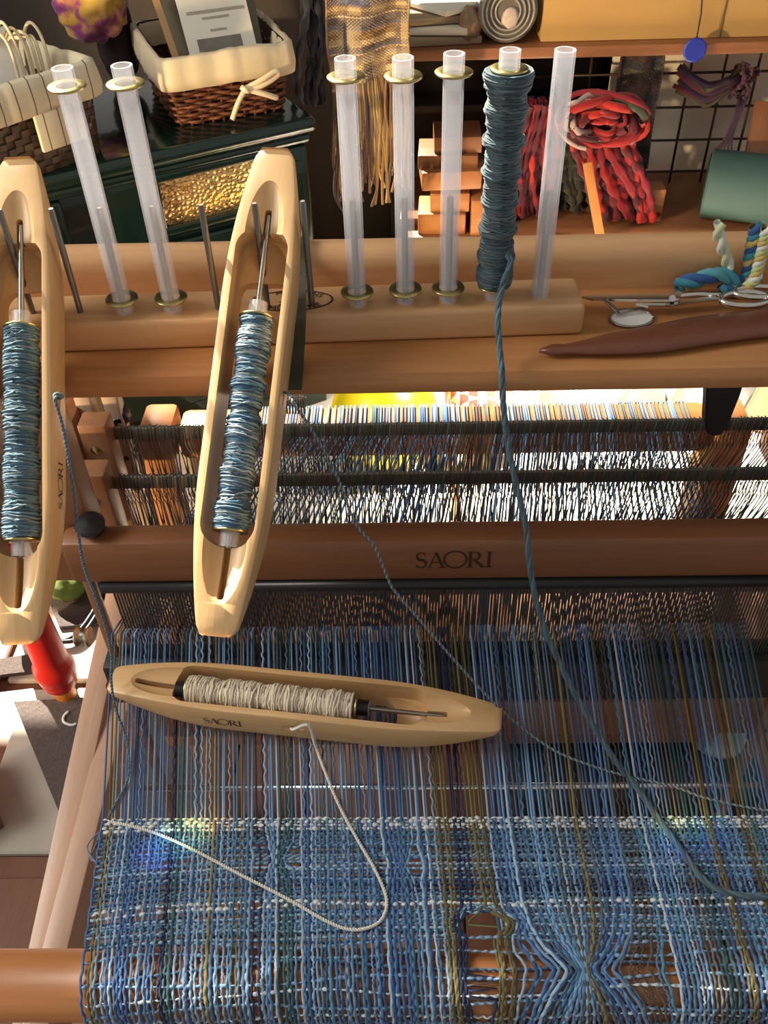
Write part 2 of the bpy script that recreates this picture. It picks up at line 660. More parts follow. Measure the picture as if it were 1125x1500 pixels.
# side frame rails running towards the weaver
A0, A1 = Vector((-.292, .60, .583)), Vector((-.285, .10, .495))
bar_between('side_rail', A0 + Vector((.004, .05, .005)), A1, .022, .05, 'rail_y', loom)
B0 = atx(186, 1030, -.268); B1 = atx(102, 1370, -.268)
bar_between('side_rail', B0 + (B0 - B1) * .5, B1 + (B1 - B0) * .4, .020, .05, 'rail_y', loom)
for x in (.345, .395):
    bar_between('side_rail', (x, .65, .59), (x, .10, .49), .022, .05, 'rail_y', loom)
for x in (-.262, .36):
    for y in (.10, .66):
        lpart('leg', (x - .018, y - .022, 0), (x + .018, y + .022, .52), 'cherry_z', .003)
lpart('cross_beam', (-.29, .60, .33), (.36, .625, .42), 'cherry', .004)
lpart('cloth_beam', (-.232, .47, .545), (.36, .50, .60), 'cherry', .008)
tube('cloth_beam_rod', [(-.232, -.035, .555), (.36, -.035, .555)], .003, 'chrome', loom, 10)

# caster wheel below the rail on the left
whl = link('caster_wheel', lathe_mesh('caster_wheel', [(.003, -.008), (.010, -.008), (.0115, -.006), (.008, -.002), (.008, .002), (.0115, .006), (.010, .008), (.003, .008)], 20, 'X'), 'steel', loom)
whl.location = aty(122, 932, .62) - parent_loc(loom)

# ---- harness frames: bars, end blocks, heddles
def heddle_items(y, zb, xs, seed):
    r = random.Random(seed)
    wires, loops = [], []
    for x in xs:
        lean = r.uniform(-.003, .003) + max(0, (x - .10)) * -.05
        y0 = y + r.uniform(-.001, .001)
        g = r.uniform(.35, 1.15)
        c = np.array(r.choice([(.20, .19, .17), (.13, .11, .085), (.16, .12, .08), (.30, .29, .27)])) * g
        z0 = zb + .0065
        a = [(x - .0016, y0 - .0028, z0 - .014), (x - .0008, y0 - .0034, z0 - .004), (x, y0 - .002, z0 + .0012), (x + .0008, y0 + .003, z0 - .001)]
        loops.append((smooth_path(a, 3), .00050, r.choice([(.02, .11, .12), (.03, .15, .17), (.05, .06, .06), (.09, .08, .06), (.02, .08, .10)])))
        pa = [(x - .0016, y0 - .0028, z0 - .013), (x - .0022, y0 - .002, z0 - .020), (x + .0003, y0, z0 - .032), (x + lean * .6 - .0004, y0, z0 - .052), (x + lean - .0009, y0, z0 - .062), (x + lean, y0, z0 - .072), (x + lean * 1.6, y0, z0 - .125)]
        pb = [(x + .0008, y0 - .002, z0 - .013), (x + .0018, y0 - .001, z0 - .021), (x + .0006, y0, z0 - .032), (x + lean * .6 + .0004, y0, z0 - .052), (x + lean + .0009, y0, z0 - .062), (x + lean, y0, z0 - .072), (x + lean * 1.6 + .0005, y0, z0 - .125)]
        wires.append((smooth_path(pa, 3), .00042, c))
        wires.append((smooth_path(pb, 3), .00042, c * .8))
    return wires, loops


MAT['heddle'] = attr_mat('heddle_wire', 0.35, 0.0, 0.8)
for y, zb, x0, x1, sd_ in ((.62, .789, -.262, .345, 1), (.55, .7935, -.247, .345, 2)):
    barh = lpart('harness_bar', (x0, y - .0018, zb - .0062), (x1, y + .0018, zb + .0062), 'bronze', .001)
    xs = []
    x = x0 + .018
    r = random.Random(sd_ * 5)
    while x < x1 - .01:
        xs.append(x)
        x += r.choice([.0028, .0034, .0042, .0046]) if abs(x - .05) < .2 else .0029
    wi, lo_ = heddle_items(y, zb, xs, sd_)
    off = -(parent_loc(loom) + barh.location)
    h = strands('heddles', wi, 'heddle', barh, 4, 'stuff'); h.location = off
    h = strands('heddle_loops', lo_, 'dye', barh, 4, 'stuff'); h.location = off
    lpart('lower_harness_bar', (x0, y - .0018, .655), (x1, y + .0018, .667), 'bronze', .001)
    # end block with its screw
    xb0, xb1 = (-.2765, -.2515) if y > .6 else (-.2605, -.2355)
    blk = lpart('harness_block', (xb0, y - .016, .62), (xb1, y + .006, zb + .020), 'cherry_z', .0025)
    sc = link('screw', lathe_mesh('screw', [(.0042, 0), (.0042, .0008), (.0030, .0018), (.0006, .0022)], 16, 'Z'), 'brass', blk)
    sc.rotation_euler = (radians(90), 0, 0)
    sc.location = (-.002, -.0145 + .0035, zb + .020 - .62 - .026)
    sc.location.y = -.011
    lpart('harness_block', (x1, y - .016, .62), (x1 + .025, y + .006, zb + .020), 'cherry_z', .0025)
    # black clamp knob with a fluted edge
    for (px, py) in (((170, 607),) if y > .6 else ((182, 662), (183, 690))):
        pr = []
        V, F = [], []
        me = lathe_mesh('clamp_knob', [(.003, -.008), (.010, -.008), (.0115, -.006), (.0115, .004), (.010, .006), (.003, .007)], 24, 'Z')
        for v in me.vertices:
            rr = sqrt(v.co.x ** 2 + v.co.y ** 2)
            if rr > .0095:
                a = math.atan2(v.co.y, v.co.x)
                k = 1 + .07 * cos(a * 12)
                v.co.x *= k; v.co.y *= k
        kb = link('clamp_knob', me, 'black', loom)
        kb.location = aty(px, py, .655) - parent_loc(loom)
        kb.rotation_euler = (radians(25), radians(-12), 0)

# ---- beater with reed
BY = .4365
bt = lpart('beater_beam', (-.240, BY, .7945), (.310, BY + .022, .8355), 'cherry', .006)
boff = parent_loc(loom) + bt.location
tc_ = aty(665, 820, BY - .0001)
lt = lettering('brand_lettering', 'SAORI', .0155, tc_ - boff, (1, 0, 0), (0, 0, 1), bt, wmul=.90)
rb = tube('reed_cap', [(-.219 - boff.x, BY + .001 - boff.y, .7915 - boff.z), (.305 - boff.x, BY + .001 - boff.y, .7915 - boff.z)], .0046, 'black', bt, 14)
items = []
nd = 230
for i in range(nd):
    x = -.214 + i * (.52 / nd)
    g = .05 + .03 * random.random()
    items.append((np.array([(x, BY + .006, .795), (x, BY + .006, .76), (x, BY + .006, .722), (x, BY + .006, .700)]), .00088, (g, g * .9, g * .75)))
rd = strands('reed_dents', items, 'heddle', bt, 4, 'stuff')
rd.location = -boff
lpart('lower_beater_beam', (-.240, BY - .004, .655), (.310, BY + .022, .703), 'black_matte', .004)
for x in (-.232, .302):
    lpart('beater_arm', (x - .004, BY + .008, .20), (x + .004, BY + .016, .80), 'cherry_z', .002)
kn = link('beater_knob', lathe_mesh('beater_knob', [(.004, 0), (.007, .003), (.0095, .006), (.0105, .010), (.009, .0125), (.001, .0135)], 24), 'black', bt)
kn.location = atz(138, 778, .8355) - boff
kn.rotation_euler = (radians(18), 0, 0)

# black tapered hook that hangs under the tray on the right
hk_top = aty(1062, 566, .50)
hv = []
outl = [(1036, 548), (1094, 548), (1085, 580), (1068, 622), (1058, 638), (1046, 641), (1035, 636), (1033, 622), (1035, 580)]
V = [tuple(aty(a, b, .528)) for a, b in outl] + [tuple(aty(a, b, .528) + Vector((0, .012, 0))) for a, b in outl]
n = len(outl)
F = [tuple(range(n - 1, -1, -1)), tuple(range(n, 2 * n))] + [(i, (i + 1) % n, n + (i + 1) % n, n + i) for i in range(n)]
me = bpy.data.meshes.new('tray_bracket'); me.from_pydata(V, [], F)
bm = bmesh.new(); bm.from_mesh(me); bmesh.ops.recalc_face_normals(bm, faces=bm.faces)
bmesh.ops.bevel(bm, geom=list(bm.edges), offset=.0015, segments=2, affect='EDGES'); bm.to_mesh(me); bm.free()
o = link('tray_bracket', me, 'black_matte', loom); o.location = -parent_loc(loom)
tag(o, 'black tapered bracket below the tray')


# ================================================================== WARP AND CLOTH
cloth = thing('woven_cloth', 'blue hand-woven cloth and its warp stretched over the front beam', 'cloth', (0, .24, WZ))
BLUES = [(.070, .175, .40), (.115, .255, .48), (.16, .32, .54), (.05, .12, .28), (.27, .43, .60), (.10, .21, .37), (.09, .25, .38)]
TEAL = [(.03, .10, .13), (.05, .15, .19), (.07, .13, .15)]
OLIVE = [(.17, .145, .06), (.12, .105, .055), (.22, .19, .10)]
PALE = [(.42, .54, .66), (.30, .42, .55), (.50, .55, .56)]
NAVY = [(.010, .018, .06), (.015, .03, .09)]
GREY = [(.10, .12, .14), (.14, .16, .17), (.08, .09, .085)]

R_B = .0198
YB, ZB = .1945, .7195
FELL = .286
NW = 172


def lay(x, s):
    """cloth surface: s = distance from the fell towards the weaver"""
    flat = FELL - YB
    if s <= flat:
        return np.array((x, FELL - s, WZ))
    a = (s - flat) / (R_B + .0005)
    return np.array((x, YB - (R_B + .0007) * sin(a), ZB + (R_B + .0007) * cos(a)))


S_END = (FELL - YB) + R_B * 2.35
# gathers: (x, s, pull radius in x, reach in s, strength)
def s_at(py):
    z = WZ
    p = atz(600, py, z)
    if p.y > YB: return FELL - p.y
    best = min(np.linspace(FELL - YB, S_END, 200), key=lambda s: abs(pix(lay(.02, s))[1] - py))
    return best


def pix(q):
    d = Vector(q) - CAM
    k = d.dot(fw)
    return 562.5 + FPX * d.dot(rt) / k, 750 - FPX * d.dot(up) / k


def cloth_xs(px, py):
    """pixel on the cloth -> (x, s)"""
    s = s_at(py)
    best = min(np.linspace(-.25, .30, 1101), key=lambda x: abs(pix(lay(x, s))[0] - px))
    return best, s


GATHER = []
for px, py, rx, rs, st in ((405, 1258, .010, .012, .75), (588, 1268, .008, .012, .7), (858, 1422, .030, .016, .95), (735, 1390, .0, .02, 0)):
    x, s = cloth_xs(px, py)
    if st: GATHER.append((x, s, rx, rs, st))
HOLE = []          # openings where threads are pushed aside
for px, py, rx, rs in ((427, 1258, .0036, .006), (612, 1268, .0036, .007), (706, 1425, .0085, .030), (715, 1355, .011, .006)):
    x, s = cloth_xs(px, py)
    HOLE.append((x, s, rx, rs))


def push(x, s):
    for gx, gs, rx, rs, st in GATHER:
        if abs(x - gx) < rx * 1.6:
            k = st * math.exp(-(abs(s - gs) / rs) ** 1.3) * math.exp(-((x - gx) / (rx * 1.3)) ** 4)
            x = x + (gx - x) * k
    for hx, hs, rx, rs in HOLE:
        d = x - hx
        if abs(d) < rx * 2.2:
            k = math.exp(-((s - hs) / rs) ** 2)
            x = x + math.copysign(1, d) * k * rx * max(0, 1 - abs(d) / (rx * 2.2))
    return x


warp_items, boucle = [], []
XL_F, XR_F = -.1935, .2340       # at the fell
XL_R, XR_R = -.2225, .2520       # in the reed
XL_B, XR_B = -.1450, .2760       # on the back beam
XL_E = -.1775
cur = None
run = 0
for i in range(NW):
    u = i / (NW - 1)
    if run <= 0:
        q = random.random()
        if u < .62:
            pal = BLUES if q < .66 else TEAL if q < .76 else OLIVE if q < .86 else PALE if q < .95 else NAVY
        else:
            pal = BLUES if q < .42 else GREY if q < .62 else OLIVE if q < .80 else TEAL if q < .92 else PALE
        if .50 < u < .535: pal = NAVY
        run = 1 if pal is PALE else random.choice([1, 1, 2, 2, 3, 4])
        cur = pal
    run -= 1
    c = np.array(random.choice(cur)) * random.uniform(.60, 1.05)
    curly = random.random() < .16
    rad = random.choice([.0006, .0007, .0008, .00095])
    if curly: rad *= .9
    jf, jr, jb = random.uniform(-.0009, .0009), random.uniform(-.0012, .0012), random.uniform(-.0025, .0025)
    xf = XL_F + (XR_F - XL_F) * u + jf
    xr = XL_R + (XR_R - XL_R) * u + jr
    xb = XL_B + (XR_B - XL_B) * u + jb
    side = 1 if i % 2 else -1
    P = []
    # behind the beam, over it, through harness and reed, to the fell
    for q in ((xb, .748, .60), (xb, .7455, .71), (xb, .737, .7285), (xb, .705, .7285)):
        P.append(q)
    hy = .62 if side > 0 else .55
    sh = .004 * side
    for t in np.linspace(.1, 1, 7):
        yy = .705 + (BY - .705) * t
        P.append((xb + (xr - xb) * t ** .8, yy, .7285 + (WZ - .7285) * t + sh * sin(pi * t)))
    m = 40 if curly else 14
    for t in np.linspace(0, 1, m + 1)[1:]:
        yy = BY + (FELL - BY) * t
        wob = .0007 * sin(t * 95 + i) if curly else 0
        P.append((xr + (xf - xr) * t + wob, yy, WZ + sh * .5 * (1 - t) + (.0005 * cos(t * 95 + i) if curly else 0)))
    for s in np.arange(.0012, S_END, .0013):
        e = s / S_END
        xx = xf + (XL_E - XL_F) * e * -1 * (1 - u) * -1 * .95
        xx += .0003 * sin(s * 500 + i * 1.7) + (.0004 * sin(s * 2300 + i) if curly else 0)
        q = lay(push(xx, s), s)
        nz = .0005 + .0005 * side * sin(s / .0030 * pi)
        if s > FELL - YB:
            a = (s - (FELL - YB)) / R_B
            q = q + np.array((0, -sin(a), cos(a))) * nz
        else:
            q[2] += nz
        P.append(tuple(q))
    pts = np.array(P)
    rads = np.full(len(pts), rad)
    rads[len(pts) - len(np.arange(.0012, S_END, .0013)):] *= 1.22
    warp_items.append((pts, rads, c))
wo = strands('warp_threads', warp_items, 'dye', cloth, 5, 'stuff')
wo.location = -cloth.location

# wefts
s1330, s1300, s1375, s1475 = s_at(1325), s_at(1300), s_at(1376), s_at(1468)
weft, white_w, navy_w = [], [], []
rows = []
s = .0005
while s < S_END - .002:
    if s < .0080: kind, stp = 'white', .0021
    elif abs(s - s1330) < .0022: kind, stp = 'white', .0022
    elif s > s1375: kind, stp = 'sparse', .0066
    else: kind, stp = 'blue', random.choice([.0013, .0015, .0017])
    rows.append((s, kind))
    s += stp
XS = np.linspace(0, 1, 620)
for ri, (s0, kind) in enumerate(rows):
    ph = ri % 2
    w1, w2, w3 = random.uniform(0, 6), random.uniform(0, 6), random.uniform(0, 6)
    P = []
    for u in XS:
        e = s0 / S_END
        xl = XL_F + (XL_E - XL_F) * e * .95
        x = xl + (XR_F - xl) * u
        sl = s0 + (.008 * math.exp(-u / .13) + .0010 * sin(u * 9 + w1) + .0005 * sin(u * 31 + w2)) * min(1, s0 / .02)
        if kind == 'sparse': sl += .0022 * sin(u * 14 + w3)
        # the openings in the cloth squeeze the weft up or down
        for hx, hs, rx, rs in HOLE:
            d = abs(x - hx)
            if rx > .005 and d < rx * 1.5 and abs(sl - hs) < rs * 1.1 and kind != 'sparse':
                sl = hs + math.copysign(rs * (1.1 + .15 * abs(sl - hs) / rs), sl - hs) * (1 - (d / (rx * 1.5)) ** 4) + (sl - hs) * (d / (rx * 1.5)) ** 4
        sl = min(max(sl, .0002), S_END)
        q = lay(x, sl)
        nz = .00062 * sin(u * (NW - 1) * pi + ph * pi)
        if sl > FELL - YB:
            a = (sl - (FELL - YB)) / R_B
            q = q + np.array((0, -sin(a), cos(a))) * nz
        else:
            q[2] += nz
        P.append(tuple(q))
    P = np.array(P)
    if kind == 'white' or (kind == 'sparse' and ri % 3 != 1):
        rr = .00085 * (1 + .55 * np.clip(np.convolve(rng.standard_normal(620), np.ones(6) / 3, 'same'), -.6, 1.4))
        col = (.62, .64, .62)
        white_w.append((P, rr if kind == 'white' else rr * .8, col if kind == 'white' else random.choice([(.55, .60, .62), (.20, .33, .48)])))
    else:
        c = np.array(random.choice(BLUES + TEAL + BLUES + [(.12, .22, .30)])) * random.uniform(.42, .78)
        if u and random.random() < .09: c = np.array((.30, .44, .56))
        cc = np.tile(c, (620, 1))
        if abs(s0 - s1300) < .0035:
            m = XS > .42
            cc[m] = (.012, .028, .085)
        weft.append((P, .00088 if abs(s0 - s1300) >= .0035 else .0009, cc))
o = strands('weft_threads', weft, 'dye', cloth, 4, 'stuff'); o.location = -cloth.location
o = strands('white_weft_threads', white_w, 'dye', cloth, 5, 'stuff'); o.location = -cloth.location
tag(o, 'slubby white weft rows across the blue cloth')
# little loops of weft at the left selvedge
sel = []
for (a, b, c_) in (((160, 1205), (133, 1255), (152, 1262)), ((158, 1208), (128, 1240), (150, 1275)), ((150, 1352), (143, 1348), (152, 1345))):
    o = strands('selvedge_loop', [(smooth_path([atz(*a, WZ + .001), atz(*b, WZ - .01), atz(*c_, WZ)], 10), .0005, (.10, .19, .33))], 'dye', cloth, 5); o.location = -cloth.location


# ================================================================== BOBBIN STAND, TUBES, SHUTTLES
STZ = 1.0
st_a = radians(1.95)
stand = thing('bobbin_stand', 'pale wooden bobbin stand with a row of metal pegs on the tray', 'bobbin stand', (-.10, .4690, TRZ))
stand.rotation_euler = (0, 0, st_a)
sb = link('base_block', box_mesh('base_block', (.4075, .034, .0195), .003, 3, (0, 0, .00975)), 'beech', stand)
PEGX = [(-20, 459), (48, 458), (118, 457), (183, 456), (254, 454), (320, 452), (392, 450), (457, 447), (524, 446), (594, 442), (656, 440), (722, 436), (790, 433)]
peg_me = lathe_mesh('peg', [(.0018, 0), (.0018, .0625), (.0012, .064)], 12)
PEGS = []
bpy.context.view_layer.update()
inv = stand.matrix_world.inverted()
for i, (px, py) in enumerate(PEGX):
    p = atz(px, py, STZ + .0005)
    PEGS.append(p)
    k = link('peg', peg_me, None, stand)
    if i == 0: peg_me.materials.append(plain('dark_steel', (.20, .185, .165), .38, .8))
    k.location = inv @ Vector((p.x, p.y, STZ - .001))
# oval stamp on the block with its letters
V, F = [], []
oc = atz(427, 442, STZ)
ol = inv @ Vector((oc.x, oc.y, STZ))
NN = 48
for k in range(NN):
    a = 2 * pi * k / NN
    for s_ in (1.0, .955):
        V.append((ol.x + .0245 * s_ * cos(a), ol.y + .0118 * (s_ if s_ == 1 else .93) * sin(a), .0199))
for k in range(NN):
    k2 = (k + 1) % NN
    F.append((2 * k, 2 * k2, 2 * k2 + 1, 2 * k + 1))
me = bpy.data.meshes.new('oval_stamp'); me.from_pydata(V, [], F)
ov = link('oval_stamp', me, 'ink', sb)


def small_text(body, size, loc, rot, parent, name='stamp_lettering'):
    c = bpy.data.curves.new(name, 'FONT')
    c.body = body; c.size = size; c.align_x = 'CENTER'; c.align_y = 'CENTER'; c.extrude = .00005; c.resolution_u = 2
    t = bpy.data.objects.new('tmp', c); COL.objects.link(t)
    me = evaluated(t)
    bpy.data.objects.remove(t, do_unlink=True)
    o = link(name, me, 'ink', parent)
    o.location = loc; o.rotation_euler = rot
    return o


for tx, dx, dy, ro in (('PINU', -.0105, -.0082, -.12), ('NE', .0135, -.0068, .45), ('NS', .0150, .0052, -.45), ('M', -.0075, .0085, .1), ('2', -.006, -.0035, 0)):
    small_text(tx, .0058, (ol.x + dx, ol.y + dy, .01995), (0, 0, ro), sb)

TUBE_R, TUBE_L = .0052, .1335
tube_me = None


def tube_shell():
    n = 24
    prof = [(TUBE_R, 0), (TUBE_R, TUBE_L), (TUBE_R - .0011, TUBE_L), (TUBE_R - .0011, 0)]
    V, F = [], []
    for r, h in prof:
        for k in range(n):
            a = 2 * pi * k / n
            V.append((r * cos(a), r * sin(a), h))
    for i in range(4):
        i2 = (i + 1) % 4
        for k in range(n):
            k2 = (k + 1) % n
            F.append((i * n + k, i * n + k2, i2 * n + k2, i2 * n + k))
    me = from_arrays('tube', V, F)
    autosmooth(me)
    return me


tube_me = tube_shell(); tube_me.materials.append(MAT['frost'])


def washer_shell():
    n = 32
    prof = [(TUBE_R + .0001, -.0006), (.0091, -.0006), (.0094, -.0003), (.0094, .0003), (.0091, .0006), (TUBE_R + .0001, .0006)]
    V, F = [], []
    for r, h in prof:
        for k in range(n):
            a = 2 * pi * k / n
            V.append((r * cos(a), r * sin(a), h))
    m = len(prof)
    for i in range(m):
        i2 = (i + 1) % m
        for k in range(n):
            k2 = (k + 1) % n
            F.append((i * n + k, i * n + k2, i2 * n + k2, i2 * n + k))
    me = from_arrays('washer', V, F); autosmooth(me, 50)
    return me


washer_me = washer_shell(); washer_me.materials.append(MAT['brass'])


def bobbin(name, label, group=None, washers=True, wrap=None):
    """empty tube standing along local Z from z = 0"""
    b = thing(name, label, 'bobbin', group=group)
    link('tube', tube_me, None, b)
    if washers:
        for h in (.0085, TUBE_L - .0085):
            link('washer', washer_me, None, b).location = (0, 0, h)
    return b


def winding(z0, z1, rfun, yarn_r, pitch, cols, seed, z_wob=.0006, layers=2):
    """helical windings on a bobbin, local Z axis"""
    r = np.random.default_rng(seed)
    items = []
    for L in range(layers):
        turns = (z1 - z0) / pitch
        m = int(turns * 18)
        t = np.linspace(0, 1, m)
        ang = t * turns * 2 * pi * (1 if L % 2 == 0 else -1) + L * 2
        zz = z0 + (z1 - z0) * t
        rough = np.convolve(r.standard_normal(m + 40), np.ones(41) / 6.4, 'valid')[:m]
        zz = np.clip(zz + z_wob * 3 * np.sin(ang * .5 + rough * 2) * (1 if L else .4) + z_wob * rough, z0, z1)
        rr = np.array([rfun(a) for a in (zz - z0) / (z1 - z0)]) + .0003 * rough - (0 if L else .0003)
        P = np.stack([rr * np.cos(ang), rr * np.sin(ang), zz], axis=1)
        ci = np.array([cols[k] for k in r.integers(0, len(cols), int(turns) + 2)])
        cc = ci[(t * turns).astype(int)]
        # colours run along the yarn
        items.append((P, yarn_r, cc))
    return items


groups = 'empty frosted bobbin tubes on the pegs of the stand'
labs = {3: 'empty white bobbin tube, leftmost of the tubes on the stand', 4: 'empty white bobbin tube, second from left, tilted next to leftmost tube',
        8: 'empty white bobbin tube right of the green ribbon, first of the three in the middle', 9: 'empty white bobbin tube in the middle of the three between ribbon and blue yarn',
        10: 'empty white bobbin tube just left of the blue wound bobbin', 12: 'bare frosted tube without brass discs at the right end of the stand'}
for i, lb in labs.items():
    b = bobbin('bobbin', lb, groups, i != 12)
    top = {3: (103, 100), 4: (185, 97), 8: (500, 84), 9: (576, 80), 10: (661, 76), 12: (817, 70)}[i]
    p = PEGS[i]
    q = aty(*top, p.y)
    d = (q - Vector((p.x, p.y, STZ))).normalized()
    b.location = (p.x, p.y, STZ + .0002)
    b.rotation_euler = d.to_track_quat('Z', 'Y').to_euler()
    b.rotation_euler = (b.rotation_euler[0], b.rotation_euler[1], 0)

# bobbin wound with grey-blue yarn, standing on the stand
yb_ = bobbin('yarn_bobbin', 'standing bobbin fully wound with grey-blue yarn, trailing strand to the cloth')
yb_.location = (PEGS[11].x, PEGS[11].y, STZ + .0002)
yb_.rotation_euler = (0, radians(.4), 0)
GB = [(.065, .10, .115), (.085, .125, .14), (.055, .085, .10), (.11, .15, .16), (.06, .115, .15)]


def rf_stand(a):
    return .0086 + .0022 * abs(a - .42) * 1.3 + .0007 * sin(a * 47) + .0005 * sin(a * 90 + 1) + (.0012 if a > .93 else 0) - (.0015 * max(0, .04 - a) / .04)


core = link('yarn_core', lathe_mesh('yarn_core', [(rf_stand(k / 60) - .0003, .0095 + (TUBE_L - .019) * k / 60) for k in range(61)], 28), plain('grey_blue_yarn', (.060, .095, .11), .85, noise=.4, nscale=700, bump=.6), yb_)
strands('yarn_winding', winding(.0095, TUBE_L - .0092, rf_stand, .00046, .00080, GB, 5), 'dye', yb_, 5, 'stuff')
pth = [aty(742, 372, .462), aty(749, 384, .459), aty(738, 412, .457), aty(731, 440, .452), aty(729, 470, .440), aty(731, 505, .430), aty(735, 545, .4185), aty(737, 590, .412), aty(744, 650, .405), aty(756, 710, .395), aty(770, 770, .385),
       aty(776, 830, .375), aty(788, 890, .366), aty(812, 955, .354), aty(850, 1030, .338), aty(897, 1108, .318), aty(930, 1150, .306), atz(965, 1200, WZ + .004), atz(1005, 1255, WZ + .0025), atz(1030, 1288, WZ + .0025), atz(1060, 1306, WZ + .0025), atz(1100, 1313, WZ + .0025), atz(1150, 1314, WZ + .0025)]
P = smooth_path(pth, 8)
its = plied(P, .0010, .030, 4, [(.065, .11, .13), (.10, .16, .19), (.05, .085, .10), (.08, .14, .19)])
bpy.context.view_layer.update()
yinv = yb_.matrix_world.inverted()


def to_local(items, M):
    A = np.array(M.to_3x3()); t = np.array(M.translation)
    return [((np.asarray(p) @ A.T) + t, r, c) for p, r, c in items]


strands('yarn_tail', to_local(its, yinv), 'dye', yb_, 6)


# ---- shuttles
def shuttle_mesh():
    L2, W2, H = .1335, .0190, .0270
    V, F = [], []
    stn = np.concatenate([[-L2, -L2 + .0006, -L2 + .002, -L2 + .005], np.linspace(-L2 + .010, L2 - .010, 41), [L2 - .005, L2 - .002, L2 - .0006, L2]])
    NS = 20
    for x in stn:
        t = min(1, max(0, (abs(x) - .050) / (L2 - .050)))
        w_ = W2 * (1 - .46 * t ** 1.75)
        e = min(1, (L2 - abs(x)) / .007)
        w_ *= .66 + .34 * sqrt(max(0, 1 - (1 - e) ** 2)) if e < 1 else 1
        h = H * (1 - .62 * t ** 2.2)
        h *= .45 + .55 * sqrt(max(0, 1 - (1 - e) ** 2)) if e < 1 else 1
        ztop = -.004 * t ** 3
        # section: flat top with small edge round, sides, rounder bottom
        sec = []
        rt_, rb_ = min(.0022, w_ * .3), min(.006, h * .4, w_ * .5)
        for a in (0, 45, 90):
            sec.append((w_ - rt_ + rt_ * sin(radians(a)), ztop - rt_ + rt_ * cos(radians(a))))
        for a in (0, 22, 45, 67, 90):
            sec.append((w_ - rb_ + rb_ * cos(radians(a)), -h + rb_ - rb_ * sin(radians(a))))
        sec = sec + [(-y, z) for y, z in reversed(sec)]
        for y, z in sec: V.append((x, y, z))
        NS = len(sec)
    m = len(stn)
    for i in range(m - 1):
        for k in range(NS):
            k2 = (k + 1) % NS
            F.append((i * NS + k, i * NS + k2, (i + 1) * NS + k2, (i + 1) * NS + k))
    F.append(tuple(range(NS))); F.append(tuple(range((m - 1) * NS, m * NS)))
    me = bpy.data.meshes.new('shuttle_body'); me.from_pydata(V, [], F)
    bm = bmesh.new(); bm.from_mesh(me); bmesh.ops.recalc_face_normals(bm, faces=bm.faces); bm.to_mesh(me); bm.free()
    body = bpy.data.objects.new('tmp_body', me); COL.objects.link(body)
    tools = []

    def prism(x0, x1, hw, r0_, r1_, z0, z1):
        """rounded plan, r0 at the -x end, r1 at the +x end"""
        pl = []
        for cx, sx, r in ((x1, 1, r1_), (x0, -1, r0_)):
            for sy in ((-1, 1) if sx > 0 else (1, -1)):
                for a in np.linspace(0, 90, 8):
                    aa = radians(a if sy * sx > 0 else 90 - a)
                    pl.append((cx - sx * r + sx * r * cos(aa), sy * (hw - r) + sy * r * sin(aa)))
        n_ = len(pl)
        vv = [(a, b, z0) for a, b in pl] + [(a, b, z1) for a, b in pl]
        ff = [tuple(range(n_ - 1, -1, -1)), tuple(range(n_, 2 * n_))] + [(i, (i + 1) % n_, n_ + (i + 1) % n_, n_ + i) for i in range(n_)]
        mm = bpy.data.meshes.new('tool'); mm.from_pydata(vv, [], ff)
        b = bmesh.new(); b.from_mesh(mm); bmesh.ops.recalc_face_normals(b, faces=b.faces); b.to_mesh(mm); b.free()
        tools.append(mm)

    def ell(c, r):
        b = bmesh.new(); bmesh.ops.create_uvsphere(b, u_segments=40, v_segments=24, radius=1)
        for v in b.verts: v.co = Vector((c[0] + v.co.x * r[0], c[1] + v.co.y * r[1], c[2] + v.co.z * r[2]))
        mm = bpy.data.meshes.new('tool'); b.to_mesh(mm); b.free()
        tools.append(mm)

    prism(-.0880, .0640, .0142, .0120, .0100, -.05, .02)
    prism(.0400, .0850, .01425, .004, .0115, -.0150, .02)
    ell((.058, 0, -.0145), (.0262, .0141, .0110))
    ell((-.0860, 0, .0015), (.0350, .0118, .0085))
    ell((.0830, 0, .0015), (.0330, .0105, .0085))
    prism(-.1150, -.0800, .0019, .0015, .001, -.0150, .02)
    prism(.0800, .0985, .0019, .001, .0015, -.0120, .02)
    ell((-.002, -.0203, -.0115), (.0085, .0040, .0032))
    prism(-.0045, .0005, .0500, .0024, .0024, -.0139, -.0091) if False else None
    for mm in tools:
        t = bpy.data.objects.new('tmp_tool', mm); COL.objects.link(t)
        md = body.modifiers.new('b', 'BOOLEAN'); md.operation = 'DIFFERENCE'; md.object = t; md.solver = 'EXACT'
    res = evaluated(body)
    for o_ in [o_ for o_ in bpy.data.objects if o_.name.startswith('tmp_')]:
        bpy.data.objects.remove(o_, do_unlink=True)
    for p in res.polygons: p.use_smooth = True
    autosmooth(res, 32)
    res.name = 'shuttle_body'
    res.materials.clear(); res.materials.append(MAT['maple'])
    return res


sh_me = shuttle_mesh()
spin_me = lathe_mesh('spindle', [(.0016, -.088), (.0016, .080), (.0013, .096), (.0008, .0965)], 12, 'X')
spin_me.materials.append(MAT['steel'])


def frame_matrix(P_left, P_right, hint):
    """local X from left to right; local Z as close to hint as possible; origin midway"""
    x = (P_right - P_left).normalized()
    z = (Vector(hint) - x * Vector(hint).dot(x)).normalized()
    y = z.cross(x)
    M = Matrix(((x.x, y.x, z.x, 0), (x.y, y.y, z.y, 0), (x.z, y.z, z.z, 0), (0, 0, 0, 1)))
    M.translation = (P_left + P_right) / 2
    return M


